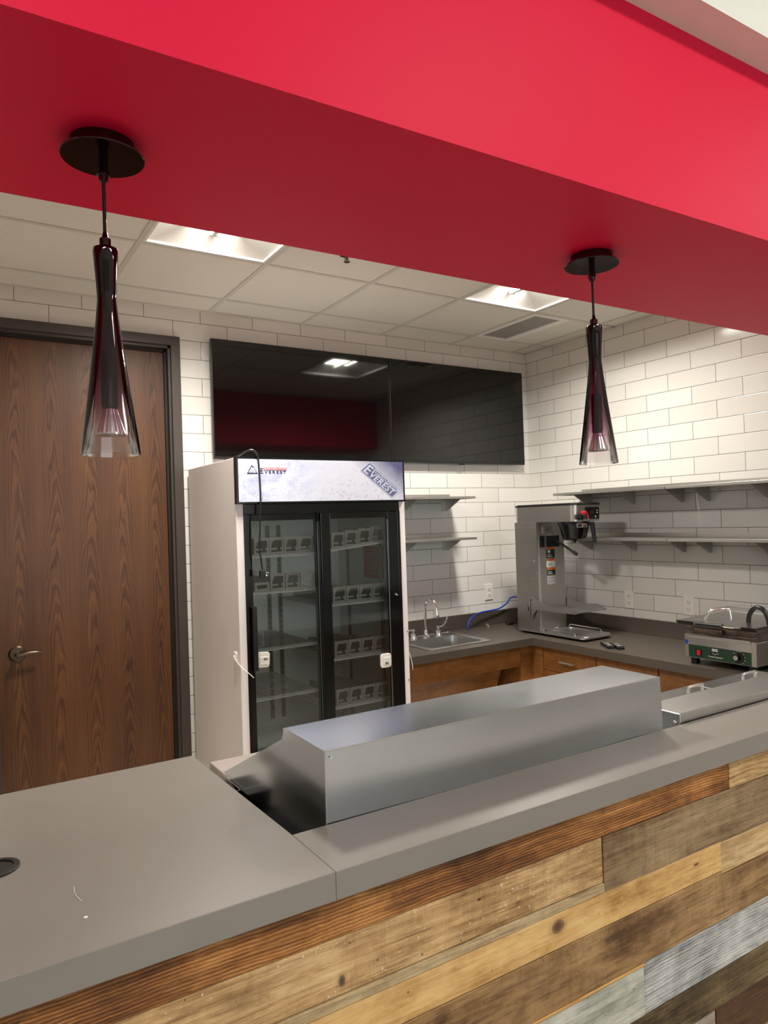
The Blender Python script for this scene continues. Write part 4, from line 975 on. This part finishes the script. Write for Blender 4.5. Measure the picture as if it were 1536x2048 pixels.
# bottle glides standing on the shelves
def glide_parts(root, x, z, yf=-.680, wd=.081, h=.086, low=False):
    b = MB(); x0, x1 = x, x+wd
    if low: h = .045
    out = [(x0, z), (x1, z), (x1, z+h), (x0, z+h)]
    # front stop: frame with a slanted opening and a finger tab
    if low:
        b.ringplate(out, [(x0+.012, z+.012), (x1-.012, z+.012), (x1-.012, z+h-.014), (x0+.012, z+h-.014)], 'y', yf, yf+.002)
    else:
        b.ringplate([(x0, z), (x1, z), (x1, z+h*.5), (x1, z+h), (x0, z+h), (x0, z+h*.5)],
                    [(x0+.010, z+.010), (x1-.014, z+.010), (x1-.010, z+h*.4), (x1-.010, z+h-.016), (x0+.022, z+h-.016), (x0+.010, z+h*.42)], 'y', yf, yf+.002)
        b.box(x0+.009, x0+.044, yf, yf+.002, z+.020, z+.031); b.box(x1-.020, x1-.008, yf, yf+.002, z+.020, z+.034)
    obj('front_stop', b, 'frost', root)
    n = 14; top = []
    for k in range(n+1):
        q = k/n; top.append((yf+.5*q, z+h*(.92-.42*q)+.010*math.sin(q*5*PI)*(1-q)))
    b = MB(); b.prism([(yf, z)]+top+[(yf+.5, z)], 'x', x0, x0+.0015); b.box(x0, x1, yf, yf+.5, z, z+.0015)
    obj('divider_and_floor', b, 'frost', root)
def glide(x, z, label, low=False):
    root = thing('bottle_glide', label, 'bottle rack', (x, -.68, z), 'frosted plastic bottle glides inside the fridge')
    glide_parts(root, x, z, low=low); return root
nm = ['first', 'second', 'third', 'fourth', 'fifth']
proto = glide(-2.503, LSH[0]+.013, 'frosted plastic bottle glide on the left top shelf, second from the left')
for k, x in enumerate((-2.586, -2.503, -2.420, -2.337)):
    if k != 1: copy_tree(proto, (x, -.68, LSH[0]+.013), 'frosted plastic bottle glide on the left top shelf, %s from the left' % nm[k])
for k, x in enumerate((-2.503, -2.420, -2.337)):
    copy_tree(proto, (x, -.68-(.006*k), LSH[1]+.013), 'frosted plastic bottle glide on the left second shelf, %s from the left' % nm[k+1])
glide(-2.590, LSH[1]+.013, 'low clear bottle glide at the left end of the left second shelf', True)
copy_tree(proto, (-2.62, -.66, LSH[2]+.013), 'frosted bottle glide alone on the left third shelf')
rn = ['top', 'second', 'third', 'lowest']
for s, z in enumerate(RSH):
    for k, x in enumerate((-2.222+.045, -2.140, -2.056, -1.972, -1.888)):
        if k == 0: continue
        dz = .038*(x+2.185)/.393 if s == 0 else 0
        copy_tree(proto, (x, -.68, z+.013+dz), 'frosted plastic bottle glide on the right %s shelf, %s from the left' % (rn[s], nm[k-1]))

# ================================================================== bar counter
t = thing('bar_counter', 'long bar with grey laminate top and front clad in reclaimed wood boards', 'bar', (-3.0, -2.8, 0))
b = MB(); b.prism([(-4.75, -2.955), (-3.3642, -2.955), (-3.3642, -2.776), (-3.380, -2.183), (-4.75, -2.183)], 'z', 1.017, BAR, bev=.0012)
obj('wide_bar_top', b, 'bar_top', t, xf=SK)
b = MB(); b.box(-3.3638, -0.005, -2.955, -2.776, 1.017, BAR, bev=.0012); obj('ledge_top', b, 'bar_top', t, xf=SK)
b = MB(); b.box(-4.7, -0.005, -2.91, -2.80, 0.0, 1.0168); b.box(-4.7, -3.40, -2.80, -2.22, 0, 1.0168)
obj('bar_wall', b, 'counter', t, xf=SK)
b = MB(); b.lathe([(.040, BAR+.0002), (.040, BAR+.003), (.036, BAR+.004), (.031, BAR+.003), (.030, BAR-.02)], (-3.862, -2.590, 0), 32, cap=False); b.lathe([(0, BAR+.0006), (.031, BAR+.0006)], (-3.862, -2.590, 0), 32, cap=False)
obj('cable_grommet', b, 'black_plastic', t)
C = lambda *a: rgb(*a)
M['pA'] = wood_plank('board_dark_ringed', [C(62, 36, 18), C(112, 69, 34), C(160, 106, 56), C(196, 142, 84)], 1.0, ring=.30, ringf=520, blotch=.8, xs=.8, contrast=1.6, stain=.55)
M['pB'] = wood_plank('board_tan_speckled', [C(98, 70, 46), C(160, 124, 82), C(196, 160, 112), C(220, 188, 142)], 2.0, speck=.7, blotch=.6, saw=.25, knots=((-.348, .862, .014, .022, C(84, 66, 52)), (-.035, .909, .008, .004, C(50, 36, 24))))
M['pC'] = wood_plank('board_pale_grey_strip', [C(112, 90, 62), C(166, 142, 106), C(190, 168, 130), C(206, 186, 150)], 3.0, zs=60, blotch=.3)
M['pBR'] = wood_plank('board_grey_brown', [C(72, 54, 38), C(118, 94, 66), C(144, 120, 90), C(164, 140, 108)], 4.0, blotch=.7, saw=.35, stain=.3)
M['pAR'] = wood_plank('board_tan_wavy', [C(110, 80, 48), C(160, 126, 82), C(186, 152, 104), C(200, 168, 122)], 5.0, ring=.25, ringf=260, blotch=.3)
M['pD'] = wood_plank('board_yellow_knotty', [C(150, 106, 58), C(196, 154, 96), C(218, 180, 122), C(228, 194, 140)], 6.0, zs=10, blotch=.7, bstr=.25, crack=.25, stain=.2, contrast=1.8, knots=((.174, .787, .034, .026, C(96, 68, 50)), (.656, .785, .018, .006, C(92, 64, 40))))
M['pDR'] = wood_plank('board_pale_knotty', [C(146, 112, 74), C(190, 156, 110), C(208, 178, 134), C(220, 194, 152)], 7.0, ring=.2, ringf=120, blotch=.3, bstr=.3)
M['pE'] = wood_plank('board_mid_brown', [C(82, 58, 36), C(132, 100, 66), C(160, 126, 86), C(180, 146, 104)], 8.0, zs=8, blotch=.85, saw=.3)
M['pF'] = wood_plank('board_weathered_grey', [C(84, 84, 86), C(142, 142, 142), C(184, 184, 182), C(212, 210, 206)], 9.0, zs=45, ring=.22, ringf=420, blotch=.7, stain=.5)
M['pFL'] = wood_plank('board_pale_green_grey', [C(112, 110, 98), C(164, 164, 152), C(194, 194, 182), C(212, 210, 200)], 10.0, zs=14, blotch=.5, stain=.3, crack=.35)
M['pG'] = wood_plank('board_dark_olive', [C(44, 34, 24), C(84, 68, 46), C(112, 94, 64), C(130, 110, 78)], 11.0, zs=14, blotch=.8, saw=.3)
M['pH'] = wood_plank('board_pinkish_grey', [C(120, 108, 98), C(160, 148, 136), C(184, 172, 160)], 12.0, zs=50, ring=.2, ringf=150, blotch=.3)
M['pHR'] = wood_plank('board_chocolate', [C(48, 32, 22), C(80, 54, 36), C(112, 80, 52)], 13.0, zs=12, blotch=.6)
M['pK'] = wood_plank('board_raw_edge', [C(176, 132, 76), C(206, 160, 98), C(222, 182, 122)], 14.0, zs=20)
rows = [('pA', -4.7, -2.197, .9408, 1.0165, 0), ('pAR', -2.195, -.01, .9405, 1.0165, -.002),
        ('pB', -4.7, -2.678, .8378, .940, .002), ('pC', -4.7, -2.678, .8165, .837, -.002), ('pBR', -2.676, -.01, .8125, .9395, .0),
        ('pD', -4.7, -2.240, .7385, .8158, .0), ('pDR', -2.238, -.01, .7275, .8118, .003),
        ('pE', -4.7, -2.239, .6130, .7378, -.001), ('pE', -2.239, -.01, .6130, .7268, -.001),
        ('pFL', -4.7, -2.553, .4905, .6055, .0), ('pK', -4.7, -2.553, .6055, .6125, -.002), ('pF', -2.552, -.01, .4905, .6125, .001),
        ('pG', -4.7, -.01, .4005, .4898, -.001),
        ('pH', -4.7, -2.288, .28, .3998, .001), ('pHR', -2.286, -.01, .28, .3998, -.001),
        ('pB', -4.7, -3.1, .15, .279, 0), ('pE', -3.09, -.01, .15, .279, .001), ('pG', -4.7, -2.6, .03, .149, 0), ('pD', -2.59, -.01, .03, .149, 0)]
mats = []; b = MB()
for m, x0, x1, z0, z1, dy in rows:
    if m not in mats: mats.append(m)
    b.mi = mats.index(m); b.box(x0, x1, -2.937+dy, -2.912, z0+.0003, z1-.0003, bev=.0012, seg=1)
obj('reclaimed_board_front', b, mats, t, xf=SK)
# crumbs
b = MB(); b.box(-3.756, -3.7515, -2.860, -2.857, BAR, BAR+.003, bev=.001); b.box(-3.7535, -3.750, -2.8595, -2.8565, BAR, BAR+.002, bev=.0007)
tag(obj('crumb', b, 'text_white', origin=(-3.754, -2.858, BAR)), 'tiny white crumb near the front edge of the bar top', 'crumb')
b = MB(); b.tube([(-3.753, -2.744, BAR+.001), (-3.7555, -2.765, BAR+.001), (-3.754, -2.785, BAR+.001), (-3.750, -2.802, BAR+.001)], .0004, 6, 4)
tag(obj('thread', b, 'text_white', origin=(-3.753, -2.77, BAR)), 'short white thread lying on the bar top just above the crumb', 'thread')

# ================================================================== sandwich prep tables behind the bar
t = thing('prep_table', 'stainless prep table with tall boxed hood standing behind the bar', 'prep table', (-2.77, -2.42, 0))
HX0, HX1 = -3.287, -2.243
b = MB(); b.box(HX0+.004, HX1-.004, -2.764, -2.06, .12, .955, bev=.003)
obj('table_body', b, 'steel', t, xf=SK)
b = MB(); b.box(HX0, HX1, -2.40, -2.035, .957, .990, bev=.003); obj('cutting_board', b, 'board_grey', t, xf=SK)
b = MB(); b.box(-3.365, HX0-.002, -2.30, -2.165, .90, .975); b.box(-3.372, HX0-.002, -2.74, -2.30, .90, .93); obj('side_channel', b, 'black_plastic', t, xf=SK)
b = MB()
for q in ((-2.30, .992), ): pass
b.tube([(-3.292, -2.165, .991), (-3.292, -2.298, .991), (-3.36, -2.298, .991)], .0009, 6, 1); obj('channel_edge', b, 'steel', t, xf=SK)
# hood: side profile (y,z)
prof = [(-2.768, .965), (-2.772, 1.213), (-2.572, 1.212), (-2.562, 1.186), (-2.158, .996), (-2.30, .965)]
obj('hood_side', MB().prism(prof, 'x', HX0, HX0+.002), 'steel_hood', t, xf=SK); obj('hood_side', MB().prism(prof, 'x', HX1-.002, HX1), 'steel_hood', t, xf=SK)
b = MB(); b.box(HX0, HX1, -2.7735, -2.571, 1.2115, 1.2135, bev=.0007, seg=2); obj('hood_top', b, 'steel_hood', t, xf=SK)
b = MB()
n = 16
V = []
for i in range(n+1):
    row = []
    for j in range(9):
        u = i/n; v = j/8; x = HX0+.0005+(HX1-HX0-.001)*u; z = .975+(1.2115-.975)*v
        y = -2.7735-.0035*math.sin(PI*v)*math.sin(PI*u)-.004*math.exp(-((u-1)/.06)**2)*math.sin(PI*v)
        row.append(b.bm.verts.new((x, y, z)))
    V.append(row)
for i in range(n):
    for j in range(8):
        f = b.bm.faces.new([V[i][j], V[i+1][j], V[i+1][j+1], V[i][j+1]]); f.smooth = True
obj('hood_front', b, 'steel_hood', t, xf=SK)
b = MB(); b.tube([(HX0, -2.774, 1.2125), (HX1, -2.774, 1.2125)], .0016, 8, 1); b.tube([(HX0, -2.774, 1.2125), (HX0, -2.774, .98)], .0012, 8, 1); b.tube([(HX0, -2.774, 1.2125), (HX0, -2.572, 1.2125)], .0012, 8, 1)
obj('hood_edge', b, 'chrome', t, xf=SK)
for x, z in ((HX0+.012, 1.20), (HX0+.012, 1.02), (HX1-.012, 1.195), (HX1-.012, 1.08)):
    obj('hood_rivet', MB().cyl((x, -2.7785, z), .0025, .004, 'y', 8), 'chrome', t, xf=SK)

t = thing('pan_chiller', 'low stainless pan chiller with hinged lids right of the hooded prep table', 'prep table', (-1.4, -2.45, 0))
UX0, UX1 = -2.158, -0.66
b = MB(); b.box(UX0, UX1, -2.765, -2.12, .10, .885, bev=.003); obj('chiller_body', b, 'steel', t, xf=SK)
b = MB(); b.box(UX0, UX1, -2.771, -2.645, .886, 1.094, bev=.0025); bc = obj('back_cover', b, 'steel', t, xf=SK)
b = MB(); b.cyl((UX0-.004, -2.70, 1.080), .006, .005, 'x', 12, bev=.001); b.cyl((UX0-.004, -2.755, 1.066), .006, .005, 'x', 12, bev=.001); obj('cover_bolts', b, 'chrome', bc, xf=SK)
k = 0
for x0, x1 in ((UX0+.005, -1.140), (-1.130, UX1)):
    ld = obj('hinged_lid', MB().box(x0, x1, -2.642, -2.115+.02, .886, .902, bev=.003), 'steel', t, xf=SK)
    xc = -1.225 if k == 0 else -.83
    b = MB(); b.tube([(xc-.048, -2.175, .901), (xc-.048, -2.175, .920), (xc-.040, -2.177, .927), (xc+.040, -2.177, .927), (xc+.048, -2.175, .920), (xc+.048, -2.175, .901)], .0065, 12, 2); obj('lid_handle', b, 'nickel', ld, xf=SK)
    k += 1

# ================================================================== pendant lamps
def pendant(cx, cy, sof, label):
    t = thing('pendant_lamp', label, 'pendant light', (cx, cy, sof-.62), 'ombre glass pendants hanging from the red bulkhead')
    z0 = sof-.616      # bottom rim of the glass
    b = MB(); b.lathe([(.0, sof), (.061, sof), (.061, sof-.026), (.0, sof-.026)], (cx, cy, 0), 48); b.lathe([(.0, sof-.026), (.0775, sof-.026), (.079, sof-.028), (.0775, sof-.030), (.0, sof-.0305)], (cx, cy, 0), 56)
    obj('ceiling_canopy', b, 'canopy', t)
    b = MB(); b.lathe([(.0095, sof-.030), (.0095, sof-.058), (.013, sof-.060), (.013, sof-.063), (.0095, sof-.066), (.0085, sof-.074), (.004, sof-.078)], (cx, cy, 0), 20); obj('cord_grip', b, 'chrome' if False else 'canopy', t)
    b = MB(); b.lathe([(.0036, sof-.07), (.0036, z0+.435)], (cx, cy, 0), 12); obj('cord', b, 'black_plastic', t)
    b = MB(); b.lathe([(.004, z0+.440), (.006, z0+.430), (.011, z0+.426), (.011, z0+.412), (.014, z0+.410), (.014, z0+.402)], (cx, cy, 0), 20); obj('top_fitting', b, 'canopy', t)
    # glass shell (thin double wall), origin at the rim so the tint follows the glass
    out = [(.0560, 0), (.0540, .018), (.0470, .070), (.0370, .145), (.0280, .215), (.0215, .270), (.0180, .305), (.0185, .318), (.0200, .345), (.0225, .380), (.0240, .400), (.0225, .407), (.0140, .410)]
    b = MB(); b.lathe([(r, z0+h) for r, h in out], (cx, cy, 0), 56, cap=False)
    b.lathe([(max(r-.0022, .004), z0+h) for r, h in out[:-1]], (cx, cy, 0), 56, cap=False); b.lathe([(.0560, z0), (.0538, z0)], (cx, cy, 0), 56, cap=False)
    obj('glass_shade', b, 'ombre', t, origin=(cx, cy, z0))
    b = MB(); b.lathe([(.0172, z0+.315), (.0205, z0+.385), (.0205, z0+.402), (.0, z0+.404)], (cx, cy, 0), 28, cap=False); b.lathe([(.0, z0+.315), (.0172, z0+.315)], (cx, cy, 0), 28, cap=False); obj('inner_sleeve', b, 'black_gloss', t)
    b = MB(); b.lathe([(.005, z0+.32), (.005, z0+.20)], (cx, cy, 0), 12); obj('socket_stem', b, 'canopy', t)
    b = MB(); b.lathe([(.0, z0+.205), (.0145, z0+.205), (.0155, z0+.20), (.0155, z0+.095), (.013, z0+.088)], (cx, cy, 0), 24); obj('lamp_socket', b, 'black_gloss', t)
    b = MB(); n = 24; R = []
    for h, r in ((.090, .013), (.078, .0165), (.056, .0235), (.042, .028), (.038, .0285)):
        R.append([b.bm.verts.new((cx+r*(1+.03*(k % 2))*math.cos(2*PI*k/(2*n)), cy+r*(1+.03*(k % 2))*math.sin(2*PI*k/(2*n)), z0+h)) for k in range(2*n)])
    for A, B in zip(R, R[1:]):
        for k in range(2*n): b.bm.faces.new([A[k], A[(k+1) % (2*n)], B[(k+1) % (2*n)], B[k]])
    b.bm.faces.new(R[-1])
    obj('reflector_bulb', b, 'lens_bulb', t)
pendant(-3.646, -2.607, SOF, 'plum ombre glass pendant hanging in front of the wood door')
pendant(-2.287, -2.650, SOF, 'plum ombre glass pendant hanging in front of the tiled right wall')
